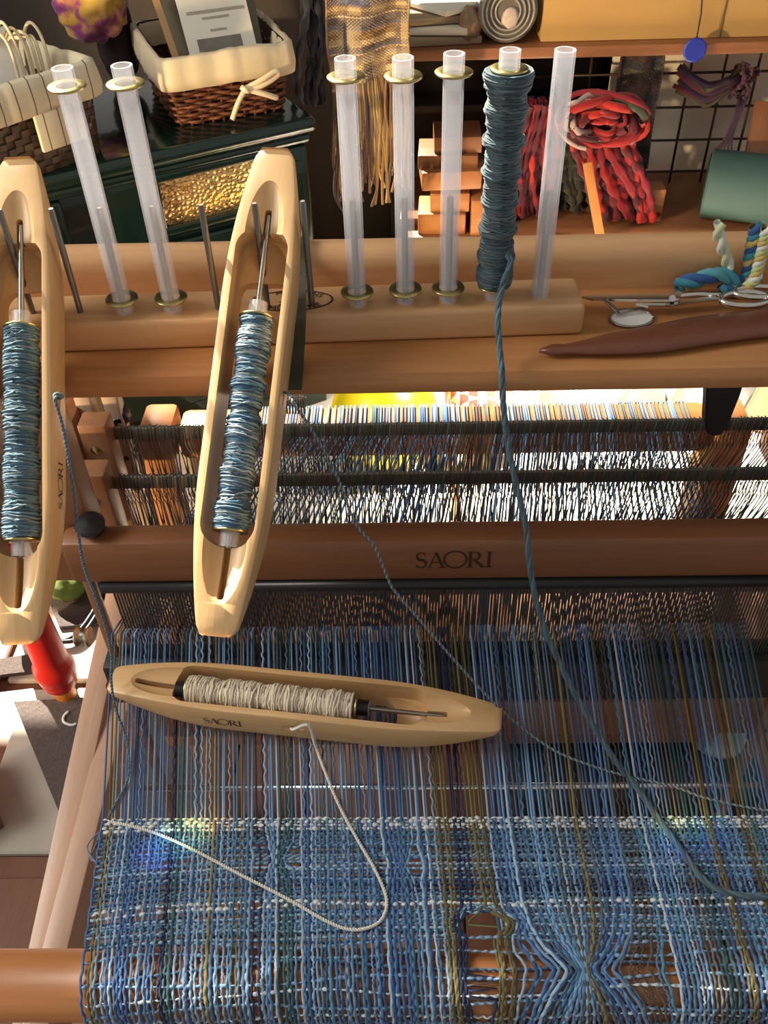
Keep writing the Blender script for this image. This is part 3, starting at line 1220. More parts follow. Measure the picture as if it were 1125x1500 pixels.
def make_shuttle(label, M, text=True):
    s_ = thing('boat_shuttle', label, 'shuttle', group='wooden boat shuttles')
    s_.matrix_world = M
    link('shuttle_body', sh_me, None, s_)
    sp = link('spindle', spin_me, None, s_)
    sp.location = (0, 0, -.0085)
    if text:
        lettering('brand_lettering', 'SAORI', .0068, (-.050, -.01905, -.0130), (1, 0, 0), (0, 0, 1), s_, wmul=1.0)
    return s_


M_mid = frame_matrix(Vector((-.0972, .287, .916)), Vector((-.0693, .5, 1.0813)), (-.03, -.62, .79))
M_left = frame_matrix(Vector((-.2002, .2875, .9064)), Vector((-.2124, .5, 1.0815)), (.03, -.62, .79))
hl, hr = atz(156, 988, WZ + .032), atz(738, 1048, WZ + .032)
M_hor = frame_matrix(hl, hr, (0, -.05, 1))
make_shuttle('pale wooden boat shuttle hung upright on a peg in the middle, teal bobbin inside', M_mid, False)
make_shuttle('pale wooden boat shuttle hung upright at the left edge, brand on its side', M_left)
make_shuttle('pale wooden boat shuttle lying across the blue warp with cream bobbin', M_hor)


def wound_bobbin(label, M, rfun, yarn_r, pitch, cols, seed, z0, z1, zoff, tail, tail_args, dark_end=False, mat='dye', washers=True):
    b = thing('yarn_bobbin', label, 'bobbin', group='wound bobbins inside the shuttles')
    Mb = M @ Matrix.Translation((zoff, 0, -.0085)) @ Matrix.Rotation(radians(90), 4, 'Y')
    b.matrix_world = Mb
    link('tube', tube_me, None, b)
    for h in (.0085, TUBE_L - .0085):
        link('washer', washer_me, None, b).location = (0, 0, h)
    if dark_end:
        for h in (0.0003, TUBE_L - .0083):
            e = link('tube_cap', lathe_mesh('tube_cap', [(TUBE_R + .0003, 0), (TUBE_R + .0003, .0078)], 20), 'black', b)
            e.location = (0, 0, h)
    link('yarn_core', lathe_mesh('yarn_core', [(rfun(k / 50) - .0004, z0 + (z1 - z0) * k / 50) for k in range(51)], 24), plain('core_yarn', tuple(cols[0]), .85, noise=.3, nscale=700, bump=.5), b)
    strands('yarn_winding', winding(z0, z1, rfun, yarn_r, pitch, cols, seed), mat, b, 5, 'stuff')
    bpy.context.view_layer.update()
    strands('yarn_tail', to_local(plied(smooth_path(tail, 8), *tail_args), Mb.inverted()), 'dye', b, 6)
    return b


TW = [(.04, .12, .20), (.10, .22, .30), (.20, .32, .38), (.03, .08, .12), (.16, .20, .21), (.06, .18, .30), (.28, .34, .35)]
tail_mid = [M_mid @ Vector((-.004, -.012, -.012)), M_mid @ Vector((-.002, -.0203, -.0115)), aty(428, 588, .385), aty(455, 628, .385), aty(490, 690, .383), aty(520, 765, .378), aty(548, 800, .374), aty(570, 852, .368), aty(580, 868, .366), aty(612, 905, .362), aty(655, 955, .356), aty(700, 1005, .350), atz(745, 1050, WZ + .020),
            atz(790, 1085, WZ + .012), atz(830, 1108, WZ + .008), atz(900, 1132, WZ + .005), atz(985, 1152, WZ + .004), atz(1030, 1168, WZ + .004), atz(1080, 1180, WZ + .003), atz(1150, 1192, WZ + .003)]
wound_bobbin('teal and blue wound bobbin inside the middle hanging shuttle', M_mid, lambda a: .0082 + .0016 * abs(a - .45) + .0006 * sin(a * 31) + .0004 * sin(a * 77), 0.00045, .00085, TW, 11, .0095, TUBE_L - .0095, -.0875, tail_mid,
             (.00045, .004, 2, [(.06, .12, .15), (.30, .34, .33)]), mat='dye_shiny')
tail_left = [M_left @ Vector((-.004, -.012, -.012)), aty(30, 612, .40), aty(38, 590, .395), M_left @ Vector((-.002, -.0203, -.0115)), aty(80, 580, .372), aty(92, 625, .368), aty(100, 670, .366), aty(108, 720, .366), aty(114, 775, .366), aty(123, 830, .366), aty(138, 870, .376), aty(155, 920, .372), aty(163, 960, .370), aty(163, 1000, .362), aty(170, 1040, .352), aty(183, 1075, .343), atz(189, 1110, WZ + .004), atz(186, 1145, WZ + .002), atz(165, 1185, WZ + .001), atz(150, 1215, WZ - .004), atz(140, 1240, WZ - .006)]
wound_bobbin('grey-blue wound bobbin inside the left edge shuttle', M_left, lambda a: .0086 + .0012 * abs(a - .5) + .0005 * sin(a * 25), .00065, .0011, [(.07, .14, .18), (.10, .18, .22), (.16, .22, .24), (.05, .11, .16), (.08, .17, .25)], 12, .0095, TUBE_L - .0095, -.0875, tail_left,
             (.0005, .005, 2, [(.07, .14, .20), (.11, .20, .28)]))
CR = [(.74, .64, .50), (.80, .71, .57), (.68, .57, .43)]
tail_hor = [M_hor @ Vector((-.004, -.012, -.0115)), M_hor @ Vector((-.002, -.0203, -.0105)), aty(452, 1062, .322), atz(462, 1092, WZ + .006), atz(478, 1135, WZ + .003), atz(497, 1180, WZ + .002), atz(525, 1232, WZ + .0022), atz(550, 1275, WZ + .0022), atz(566, 1315, WZ + .0022), atz(562, 1342, WZ + .0022), atz(545, 1357, WZ + .0022), atz(515, 1362, WZ + .0022), atz(480, 1350, WZ + .0022), atz(420, 1316, WZ + .0022),
            atz(350, 1280, WZ + .0022), atz(290, 1248, WZ + .0022), atz(240, 1225, WZ + .0022), atz(200, 1212, WZ + .0018), atz(158, 1203, WZ + .0008)]
wound_bobbin('cream cotton wound bobbin inside the shuttle on the warp', M_hor, lambda a: .0090 + .0006 * sin(a * 23) + .0004 * sin(a * 51), .0008, .0013, CR, 13, .0092, TUBE_L - .0115, -.0870, tail_hor,
             (.00055, .0034, 2, [(.76, .72, .62), (.66, .64, .56)]), dark_end=True)


# ================================================================== THINGS ON THE TRAY
# dark wooden pick-up stick
pts = []
V, F = [], []
stk = [(790, 514, .0008, .001), (830, 511, .004, .002), (870, 507, .0075, .003), (910, 502, .0105, .0038), (960, 496, .0128, .004), (1010, 487, .014, .0042), (1060, 480, .0136, .0042), (1125, 472, .0136, .0042), (1220, 462, .0136, .0042)]
NS = 14
for (px, py, hw, ht) in stk:
    c = atz(px, py, TRZ + .0045)
    for k in range(NS):
        a = 2 * pi * k / NS
        V.append((c.x, c.y + hw * cos(a), TRZ + .0045 + ht * sin(a)))
for i in range(len(stk) - 1):
    for k in range(NS):
        k2 = (k + 1) % NS
        F.append((i * NS + k, i * NS + k2, (i + 1) * NS + k2, (i + 1) * NS + k))
F += [tuple(range(NS)), tuple(range((len(stk) - 1) * NS, len(stk) * NS))]
me = from_arrays('stick', V, F)
bm = bmesh.new(); bm.from_mesh(me); bmesh.ops.recalc_face_normals(bm, faces=bm.faces); bmesh.ops.subdivide_edges(bm, edges=bm.edges, cuts=1, smooth=.6); bm.to_mesh(me); bm.free()
o = link('weaving_stick', me, 'dark_stick')
tag(o, 'dark reddish wooden weaving stick with pointed tip on the tray', 'stick')

# scissors
sz = TRZ + .008
sc = thing('scissors', 'steel scissors with looped handles lying behind the dark stick', 'scissors', tuple(atz(985, 440, TRZ)))
so_ = -sc.location


def blade(name, outline, z, th, mat, parent):
    n_ = len(outline)
    V = [(p.x, p.y, z) for p in outline] + [(p.x, p.y, z + th) for p in outline]
    F = [tuple(range(n_ - 1, -1, -1)), tuple(range(n_, 2 * n_))] + [(i, (i + 1) % n_, n_ + (i + 1) % n_, n_ + i) for i in range(n_)]
    me = bpy.data.meshes.new(name); me.from_pydata(V, [], F)
    bm = bmesh.new(); bm.from_mesh(me); bmesh.ops.recalc_face_normals(bm, faces=bm.faces); bm.to_mesh(me); bm.free()
    o = link(name, me, mat, parent); o.location = -parent.location
    return o


blade('blade', [atz(a, b, sz) for a, b in ((852, 437), (870, 435), (985, 433), (1000, 430), (994, 440), (978, 442), (868, 441))], sz, .0015, 'chrome', sc)
blade('blade', [atz(a, b, sz) for a, b in ((932, 443), (985, 440), (1050, 432), (1052, 437), (985, 447), (950, 447))], sz - .002, .0015, 'chrome', sc)
tube('handle_shank', [tuple(atz(a, b, sz) + so_) for a, b in ((990, 434), (1020, 431), (1060, 432))], .0016, 'chrome', sc, 8)
for (cx, cy, rx, ry) in ((1092, 438, 36, 10), (1110, 428, 34, 8)):
    ring = [tuple(atz(cx + rx * cos(a), cy + ry * sin(a), sz) + so_) for a in np.linspace(0, 2 * pi, 33)]
    tube('handle_loop', ring, .0020, 'chrome', sc, 8)
tube('rivet', [tuple(atz(985, 437, sz + .001) + so_), tuple(atz(985, 437, sz + .004) + so_)], .002, 'chrome', sc, 10)

# round metal-rimmed tag with wire clasp
tg = thing('metal_rimmed_tag', 'small round white tag with metal rim and wire by the scissors', 'tag', tuple(atz(925, 468, TRZ)))
tgc = [atz(925 + 32 * cos(a), 468 + 13 * sin(a), TRZ) for a in np.linspace(0, 2 * pi, 25)[:-1]]
blade('tag_disc', tgc, TRZ + .0004, .0008, 'white_paper', tg)
tube('tag_rim', [tuple(p + Vector((0, 0, .001)) - tg.location) for p in tgc + tgc[:1]], .0009, 'steel', tg, 8)
tube('wire_clasp', [tuple(atz(a, b, z) - tg.location) for a, b, z in ((955, 447, TRZ + .004), (905, 461, TRZ + .003), (903, 458, TRZ + .004), (884, 438, TRZ + .010), (890, 440, TRZ + .010), (908, 460, TRZ + .003))], .0007, 'steel', tg, 6)

# braided fabric cords tied to the scissors
def fabric_cord(name, label, paths, group):
    root = thing(name, label, 'fabric cord', group=group)
    root.location = Vector(paths[0][0][0]) if False else atz(1040, 425, TRZ)
    for ctrl, r_, pitch, cols, pl in paths:
        P = smooth_path(ctrl, 8)
        its_ = plied(P, r_, pitch, pl, cols, fuzz=.12)
        o = strands('cord_strand', its_, 'dye', root, 7)
        o.location = -root.location
    return root


WH, YL, TQ, BL = (.72, .74, .66), (.62, .46, .14), (.05, .28, .36), (.03, .10, .30)
fabric_cord('fabric_tie', 'white fabric strip standing up, knotted to blue strip on the tray rail', [
    ([atz(1000, 427, TRZ + .004), aty(1012, 420, .505), aty(1030, 412, .505), aty(1055, 402, .505)], .0018, .03, [YL, WH], 2),
    ([aty(990, 418, .503), aty(1020, 410, .503), aty(1050, 402, .503), aty(1072, 408, .503), aty(1082, 416, .503), aty(1062, 420, .503)], .0026, .03, [TQ, (.10, .35, .42), BL], 3),
    ([aty(1066, 404, .506), aty(1066, 385, .506), aty(1058, 360, .505), aty(1052, 340, .505), aty(1055, 326, .505)], .0020, .02, [WH, (.62, .68, .42)], 2)], 'fabric ties')
fabric_cord('fabric_braid', 'blue and yellow twisted fabric braid standing up at the right edge', [
    ([aty(1055, 424, .50), aty(1075, 425, .50), aty(1092, 420, .503), aty(1096, 400, .505), aty(1100, 370, .505), aty(1106, 345, .505), aty(1108, 330, .505)], .0022, .012, [TQ, YL, BL], 3),
    ([aty(1090, 424, .497), aty(1105, 410, .498), aty(1113, 380, .50), aty(1121, 350, .50), aty(1124, 333, .50)], .0019, .010, [YL, WH, (.55, .60, .25)], 3)], 'fabric ties')

# moss-green ribbon draped over rail and stand
rbn = []
ctrl = [aty(440, 352, .536) + Vector((0, .006, -.012)), aty(441, 351, .524) + Vector((0, 0, .002)), aty(440, 385, .508), aty(437, 428, .481) + Vector((0, 0, .002)), aty(436, 470, .4395), aty(434, 510, .430), aty(432, 545, .4215), aty(430, 570, .4195)]
P = smooth_path(ctrl, 8)
V, F = [], []
hw = .0048
for i, p in enumerate(P):
    wv = .0006 * sin(i * .8)
    for (dx, dz) in ((-hw, 0), (hw, 0), (hw, -.0014), (-hw, -.0014)):
        V.append((p[0] + dx, p[1] - .0012 + wv * .4 + (dz * .5), p[2] + .0016 + dz * .8 + wv * .3))
for i in range(len(P) - 1):
    for k in range(4):
        k2 = (k + 1) % 4
        F.append((i * 4 + k, i * 4 + k2, (i + 1) * 4 + k2, (i + 1) * 4 + k))
F += [(0, 1, 2, 3), tuple(range(len(V) - 4, len(V)))]
me = from_arrays('velvet_ribbon', V, F, False)
bm = bmesh.new(); bm.from_mesh(me); bmesh.ops.recalc_face_normals(bm, faces=bm.faces); bm.to_mesh(me); bm.free()
o = link('velvet_ribbon', me, plain('moss_velvet', (.045, .045, .02), .95, noise=.6, nscale=120, bump=.6, sheen=.4))
tag(o, 'moss green velvet ribbon draped over the stand beside the middle shuttle', 'ribbon')

#BACKGROUND#

# ================================================================== STOVE AND BASKETS
STV_A = math.atan2(.49, .87)
stove = thing('wood_stove', 'dark green enamel stove with hammered glass panel coloured gold like reflected sun, baskets on top', 'stove', (-.605, 1.493, 0))
stove.rotation_euler = (0, 0, STV_A)
STT = .66


def spart(name, lo, hi, mat, bevel=.004, parent=None):
    lo, hi = Vector(lo), Vector(hi)
    s_ = hi - lo
    o = link(name, box_mesh(name, s_, min(bevel, min(s_) * .45), 3, (0, 0, s_.z / 2)), mat, parent or stove)
    o.location = ((lo.x + hi.x) / 2, (lo.y + hi.y) / 2, lo.z)
    return o


SW = .50
spart('stove_body', (-.02, .015, .08), (SW - .02, .50, STT - .03), 'green_enamel', .01)
spart('top_plate', (-.05, -.012, STT - .03), (SW + .01, .53, STT), 'green_enamel', .012)
spart('top_moulding', (-.035, -.002, STT - .05), (SW - .002, .515, STT - .03), 'green_enamel', .008)
spart('plinth', (-.03, .005, 0), (SW - .01, .51, .08), 'green_enamel', .006)
spart('corner_column', (SW - .075, -.004, .08), (SW - .012, .05, STT - .05), 'green_enamel', .008)
spart('column_panel', (SW - .062, -.0075, .34), (SW - .026, .0, STT - .075), 'green_enamel', .003)
spart('corner_column', (-.035, -.004, .08), (.02, .05, STT - .05), 'green_enamel', .008)
# door with frame bars around a hammered pane
DX0, DX1, DZ0, DZ1 = .21, SW - .085, .515, STT - .058
for nm, lo, hi in (('frame_bar', (DX0 - .03, -.004, DZ1), (DX1 + .01, .02, DZ1 + .014)), ('frame_bar', (DX0 - .03, -.004, DZ0 - .014), (DX1 + .01, .02, DZ0)),
                   ('frame_bar', (DX0 - .03, -.004, DZ0), (DX0 - .016, .02, DZ1)), ('frame_bar', (DX1 - .004, -.004, DZ0), (DX1 + .01, .02, DZ1))):
    spart(nm, lo, hi, 'green_enamel', .003)
m, nt, b = new_mat('sun_gold_glass')
b.inputs['Base Color'].default_value = (1.0, .70, .28, 1)  # gold base colour stands in for sunlight reflected in the glass
b.inputs['Metallic'].default_value = .9
b.inputs['Roughness'].default_value = .16
tc = nt.nodes.new('ShaderNodeTexCoord'); vo = nt.nodes.new('ShaderNodeTexVoronoi'); vo.inputs['Scale'].default_value = 130
bp = nt.nodes.new('ShaderNodeBump'); bp.inputs['Strength'].default_value = .7; bp.inputs['Distance'].default_value = .003
nt.links.new(tc.outputs['Object'], vo.inputs['Vector']); nt.links.new(vo.outputs['Distance'], bp.inputs['Height']); nt.links.new(bp.outputs['Normal'], b.inputs['Normal'])
gp = spart('glass_pane', (DX0 - .016, .008, DZ0), (DX1 - .004, .016, DZ1), m, .001)
spart('door_panel', (.03, .000, .12), (SW - .085, .018, DZ0 - .03), 'green_enamel', .006)
kn = link('door_knob', lathe_mesh('door_knob', [(.006, 0), (.006, .02), (.02, .024), (.024, .032), (.018, .040), (.002, .042)], 24, 'Y'), 'black', stove)
kn.location = (.24, 0, .40); kn.rotation_euler = (0, 0, pi)
for x in (.0, SW - .05):
    for y in (.04, .45):
        pass


def corner_box(c, rot, w, d, h, flare=1.0):
    """matrix and helper for a box-like basket: origin at the front left bottom corner"""
    return Matrix.Translation(c) @ Matrix.Rotation(rot, 4, 'Z')


def perimeter(w, d, r, n_side):
    """closed rounded-rectangle path around a w x d plan, starting front left; points in order"""
    pts = []
    for (cx, cy, a0) in ((w - r, r, -90), (w - r, d - r, 0), (r, d - r, 90), (r, r, 180)):
        for k in range(5):
            a = radians(a0 + 90 * k / 4)
            pts.append((cx + r * cos(a), cy + r * sin(a)))
    pts.append(pts[0])
    P = np.array([(a, b, 0.0) for a, b in pts])
    P, t = resample(P, (2 * (w + d)) / n_side)
    return P


def liner_mesh(name, w, d, z_top, drop, th=.006, flare=.012, seed=1):
    """cloth folded over the rim: goes down inside, over the rim and down outside"""
    r = np.random.default_rng(seed)
    P = perimeter(w, d, .025, 120)[:-1]
    c = np.array((w / 2, d / 2, 0))
    n_ = len(P)
    wob = np.convolve(np.r_[r.standard_normal(n_), np.zeros(8)], np.ones(9) / 9, 'valid')[:n_]
    rings = []
    for (o_, z) in ((-.010, z_top - .040), (-.008, z_top - .025), (-.004, z_top - .004), (.002, z_top + .004), (.010, z_top), (flare, z_top - drop * .3), (flare + .002, z_top - drop * .65), (flare, z_top - drop * .95), (flare - .006, z_top - drop), (.002, z_top - drop + .002)):
        dirs = P - c; dirs[:, 2] = 0
        sc_ = np.array((1 + 2 * o_ / w, 1 + 2 * o_ / d, 1))
        Q = c + (P - c) * sc_
        f = 1 if z < z_top else .4
        Q = Q + dirs / np.linalg.norm(dirs, axis=1)[:, None] * (wob * .010 * f)[:, None]
        Q[:, 2] = z + wob * .006
        rings.append(Q)
    V = np.concatenate(rings)
    F = []
    for i in range(len(rings) - 1):
        for k in range(n_):
            k2 = (k + 1) % n_
            F.append((i * n_ + k, i * n_ + k2, (i + 1) * n_ + k2, (i + 1) * n_ + k))
    return from_arrays(name, V, F)


# -- brown wicker basket
c0 = atz(263, 186, STT); c1 = atz(418, 160, STT)
wk_rot = math.atan2((c1 - c0).y, (c1 - c0).x)
WKW = (c1 - c0).length
WKD, WKH = .235, aty(252, 85, c0.y - .005).z - STT
wkr = thing('wicker_basket', 'brown wicker basket with cream cloth liner and bow on the stove', 'basket', tuple(c0))
wkr.rotation_euler = (0, 0, wk_rot)
its = []
MAT['wicker'] = attr_mat('wicker_rods', .5, 0, .5)
RC = [(.14, .045, .018), (.19, .065, .025), (.10, .032, .014)]
nst = 44  # upright stakes
P0 = perimeter(WKW, WKD, .022, nst * 6)
cen = np.array((WKW / 2, WKD / 2, 0))
for row in range(15):
    z = .006 + row * (WKH - .02) / 15
    fl_ = 1 + .16 * z / WKH
    m_ = len(P0)
    ph = np.arange(m_) / 6 * pi + (pi if row % 2 else 0)
    Q = cen + (P0 - cen) * fl_
    nrm = (P0 - cen); nrm = nrm / (np.linalg.norm(nrm, axis=1)[:, None])
    Q = Q + nrm * (.0035 * np.sin(ph))[:, None]
    Q[:, 2] = z + .0012 * np.sin(ph * .5 + row)
    its.append((Q, .0034, random.choice(RC)))
for k in range(nst):
    p = P0[min(k * 6, len(P0) - 1)]
    a = cen + (p - cen); b_ = cen + (p - cen) * 1.16
    its.append((np.array([(a[0], a[1], 0), ((a[0] + b_[0]) / 2, (a[1] + b_[1]) / 2, WKH / 2), (b_[0], b_[1], WKH)]), .003, (.09, .03, .013)))
strands('wicker_weave', its, 'wicker', wkr, 6, 'stuff')
link('basket_base', box_mesh('basket_base', (WKW * .98, WKD * .98, .006), .002, 1, (WKW / 2, WKD / 2, .004)), plain('wicker_base', (.07, .025, .012), .7), wkr)
# inner skin so the weave is not see-through
rings = []
P1 = perimeter(WKW, WKD, .022, 60)[:-1]
V = np.concatenate([cen + (P1 - cen) * np.array((.965, .965, 1)) + np.array((0, 0, .004)), cen + (P1 - cen) * np.array((1.11, 1.11, 1)) + np.array((0, 0, WKH))])
n_ = len(P1)
link('inner_wall', from_arrays('inner_wall', V, [(k, (k + 1) % n_, n_ + (k + 1) % n_, n_ + k) for k in range(n_)]), plain('wicker_dark', (.05, .018, .010), .8), wkr)
ln_ = link('cloth_liner', liner_mesh('cloth_liner', WKW * 1.14, WKD * 1.14, WKH, .052, seed=3), 'cream_cloth', wkr)
ln_.location = (-WKW * .07, -WKD * .07, 0)
# bow of cord on the front
bx_, bz_ = WKW * .60, WKH - .060
for nm, pl in (('bow_loop', [(bx_, -.036, bz_), (bx_ + .030, -.042, bz_ + .012), (bx_ + .058, -.040, bz_ + .022), (bx_ + .064, -.038, bz_ + .016), (bx_ + .034, -.042, bz_ + .004), (bx_, -.038, bz_ - .002)]),
               ('bow_tail', [(bx_, -.038, bz_), (bx_ - .018, -.044, bz_ - .020), (bx_ - .032, -.044, bz_ - .046)]), ('bow_tail', [(bx_, -.038, bz_), (bx_ + .030, -.046, bz_ - .010), (bx_ + .056, -.044, bz_ - .022)]),
               ('bow_knot', [(bx_ - .006, -.038, bz_ + .004), (bx_, -.046, bz_), (bx_ + .006, -.038, bz_ - .004)])):
    Pp = smooth_path(pl, 6)
    rr = np.full(len(Pp), .0050)
    link(nm, tube_mesh(nm, Pp, rr, 8), 'cream_cloth', wkr)


# card with print inside the basket
def card(name, label, P4, mat, th=.002, prints=(), cat='card', group=None):
    """flat card through four corners (bottom left, bottom right, top right, top left); prints in card fractions"""
    bl, br, tr_, tl = [Vector(p) for p in P4]
    nrm = (br - bl).cross(tl - bl).normalized()
    root = bpy.data.objects.new(name, None); COL.objects.link(root); root.location = bl; root.empty_display_size = .02
    tag(root, label, cat, group)
    V = [p - bl for p in (bl, br, tr_, tl)]
    V = V + [v - nrm * th for v in V]
    F = [(0, 1, 2, 3), (7, 6, 5, 4), (0, 4, 5, 1), (1, 5, 6, 2), (2, 6, 7, 3), (3, 7, 4, 0)]
    me = bpy.data.meshes.new(name); me.from_pydata([tuple(v) for v in V], [], F)
    link('card_sheet', me, mat, root)
    for (u0_, v0_, u1_, v1_, pm) in prints:
        def uv(u, v): return (bl * (1 - u) * (1 - v) + br * u * (1 - v) + tr_ * u * v + tl * (1 - u) * v) - bl + nrm * .0006
        me = bpy.data.meshes.new('print'); me.from_pydata([tuple(uv(u0_, v0_)), tuple(uv(u1_, v0_)), tuple(uv(u1_, v1_)), tuple(uv(u0_, v1_))], [], [(0, 1, 2, 3)])
        link('printed_mark', me, pm, root)
    return root


MAT['print_grey'] = plain('print_grey', (.20, .18, .15), .8, noise=.5, nscale=60)
MAT['print_line'] = plain('print_line', (.40, .34, .26), .8)
MAT['print_green'] = plain('print_green', (.42, .46, .14), .8)
wi = wkr.matrix_world.copy()


def wk(x, y, z):
    return Matrix.Translation(c0) @ Matrix.Rotation(wk_rot, 4, 'Z') @ Vector((x, y, z))


lines = [(.10, .40, .95, .42, 'print_line'), (.30, .36, .70, .375, 'print_line'), (.35, .55, .65, .57, 'print_line'), (.38, .28, .62, .295, 'print_line'), (.15, .10, .80, .24, 'print_grey'), (.12, .70, .75, .95, 'print_green')]
card('printed_card', 'cream card with grey photo and green print leaning in the wicker basket', [wk(.05, .03, .07), wk(.175, .03, .07), wk(.165, .13, .30), wk(.04, .13, .30)], 'paper', .003, lines)
card('wooden_ruler', 'tan wooden strip leaning at the left inside the wicker basket', [wk(.025, .05, .06), wk(.037, .05, .06), wk(.01, .14, .27), wk(-.002, .14, .27)], plain('tan_strip', (.45, .26, .11), .6), .004, cat='strip')
card('clear_packet', 'dull clear packet behind the card in the wicker basket', [wk(.03, .10, .08), wk(.20, .10, .08), wk(.20, .16, .26), wk(.03, .16, .26)], plain('dull_packet', (.22, .19, .13), .3), .003, cat='packet')

# -- dark woven basket at the far left with striped liner
d1 = atz(163, 222, STT); d0 = atz(0, 282, STT)
dk_rot = math.atan2((d1 - d0).y, (d1 - d0).x)
DW = .34
dk0 = d1 - Vector((cos(dk_rot), sin(dk_rot), 0)) * DW
DH = aty(130, 92, d1.y).z - STT
DD = .24
dkb = thing('strap_basket', 'dark brown strap-woven basket with checked cream liner at far left', 'basket', tuple(dk0))
dkb.rotation_euler = (0, 0, dk_rot)
MAT['strap'] = attr_mat('brown_straps', .6, 0, .3)
P2 = perimeter(DW, DD, .02, 160)
V, F, Cc = [], [], []
cen2 = np.array((DW / 2, DD / 2, 0))
nseg = 80
ring = np.array([P2[int(i * (len(P2) - 1) / nseg)] for i in range(nseg)])
rows_ = 13
for rI in range(rows_):
    z0 = rI * DH / rows_; z1 = (rI + 1) * DH / rows_
    for k in range(nseg):
        a, b_ = ring[k], ring[(k + 1) % nseg]
        out_ = .0022 if (k + rI) % 2 else -.0012
        nrm = (a + b_) / 2 - cen2; nrm /= np.linalg.norm(nrm)
        base = len(V)
        g = 1.0 + random.uniform(-.25, .3)
        for (p, z) in ((a, z0 + .0008), (b_, z0 + .0008), (b_, z1 - .0008), (a, z1 - .0008)):
            V.append(cen2 + (p - cen2) * (1 - .06 * (1 - z / DH)) + nrm * out_ + np.array((0, 0, z)))
        for (p, z) in ((a, z0), (b_, z0), (b_, z1), (a, z1)):
            V.append(cen2 + (p - cen2) * (1 - .06 * (1 - z / DH)) - nrm * .002 + np.array((0, 0, z)))
        F += [(base, base + 1, base + 2, base + 3)] + [(base + 4 + i, base + 4 + (i + 1) % 4, base + (i + 1) % 4, base + i) for i in range(4)]
        Cc += [np.array((.10, .062, .036)) * g] * 8
me = from_arrays('strap_weave', np.array(V), F, False, np.array(Cc))
o = link('strap_weave', me, 'strap', dkb); o['kind'] = 'stuff'
link('basket_base', box_mesh('basket_base', (DW * .92, DD * .92, .006), .002, 1, (DW / 2, DD / 2, .004)), 'strap', dkb)
m, nt, b = new_mat('checked_liner_cloth')
tc = nt.nodes.new('ShaderNodeTexCoord'); sep = nt.nodes.new('ShaderNodeSeparateXYZ')
nt.links.new(tc.outputs['Object'], sep.inputs[0])
md = nt.nodes.new('ShaderNodeMath'); md.operation = 'PINGPONG'; md.inputs[1].default_value = .0135
nt.links.new(sep.outputs['X'], md.inputs[0])
lt_ = nt.nodes.new('ShaderNodeMath'); lt_.operation = 'LESS_THAN'; lt_.inputs[1].default_value = .0011
nt.links.new(md.outputs[0], lt_.inputs[0])
mx = nt.nodes.new('ShaderNodeMix'); mx.data_type = 'RGBA'; mx.inputs['A'].default_value = (.80, .70, .48, 1); mx.inputs['B'].default_value = (.20, .14, .08, 1)
nt.links.new(lt_.outputs[0], mx.inputs['Factor']); nt.links.new(mx.outputs['Result'], b.inputs['Base Color'])
b.inputs['Roughness'].default_value = .9
MAT['checked'] = m
link('cloth_liner', liner_mesh('cloth_liner', DW, DD, DH + .004, .055, seed=5), 'checked', dkb)
fp = link('liner_flap', box_mesh('liner_flap', (.085, .008, .06), .003, 2, (0, 0, 0)), 'checked', dkb)
fp.location = (DW * .74, -.012, DH - .075)


def dk(x, y, z):
    return Matrix.Translation(dk0) @ Matrix.Rotation(dk_rot, 4, 'Z') @ Vector((x, y, z))


for j, (x, y, hh, ww, lb, mt) in enumerate(((.10, .10, .10, .10, 'pale linen packet with small grey print in the strap basket', 'paper'), (.155, .055, .055, .11, 'white folded card at the front of the strap basket', 'white_paper'))):
    card('linen_packet', lb, [dk(x, y, DH - .06), dk(x + ww, y, DH - .06), dk(x + ww, y + .05, DH + hh), dk(x, y + .05, DH + hh)], mt, .012, [(.35, .62, .65, .72, 'print_grey'), (.3, .5, .75, .52, 'print_line')] if j == 0 else (), 'packet')
card('pink_card', 'pink card with white mark at the left edge in the strap basket', [dk(.12, .035, DH - .05), dk(.20, .035, DH - .05), dk(.16, .06, DH + .045), dk(.12, .06, DH + .045)], plain('pink_card', (.62, .22, .16), .7), .003, [(.1, .2, .5, .9, 'white_paper')])
tie = thing('cotton_ties', 'bundle of white cotton tapes hanging inside the strap basket', 'tapes', tuple(dk(.25, .10, DH)))
for k in range(7):
    x = .235 + .009 * k + random.uniform(-.004, .004)
    pp = smooth_path([dk(x, .13, DH - .05), dk(x - .004, .10, DH + .03), dk(x + .006, .085, DH + .05 + random.uniform(-.02, .02)), dk(x + .010, .065, DH + .03), dk(x + .004, .055, DH - .05)], 6)
    link('tape', tube_mesh('tape', pp - np.array(tie.location), .0028, 6), 'cream_cloth', tie)

# purple and golden felted bundle between the baskets
m, nt, b = new_mat('felted_purple_gold')
tc = nt.nodes.new('ShaderNodeTexCoord'); n1 = nt.nodes.new('ShaderNodeTexNoise'); n1.inputs['Scale'].default_value = 16; n1.inputs['Detail'].default_value = 5
cr = nt.nodes.new('ShaderNodeValToRGB')
cr.color_ramp.elements[0].position = .36; cr.color_ramp.elements[0].color = (.10, .02, .14, 1)
cr.color_ramp.elements[1].position = .56; cr.color_ramp.elements[1].color = (.62, .34, .04, 1)
e = cr.color_ramp.elements.new(.47); e.color = (.32, .04, .16, 1)
e = cr.color_ramp.elements.new(.70); e.color = (.70, .45, .10, 1)
nt.links.new(tc.outputs['Object'], n1.inputs['Vector']); nt.links.new(n1.outputs['Fac'], cr.inputs['Fac']); nt.links.new(cr.outputs['Color'], b.inputs['Base Color'])
b.inputs['Roughness'].default_value = .95; b.inputs['Sheen Weight'].default_value = .4


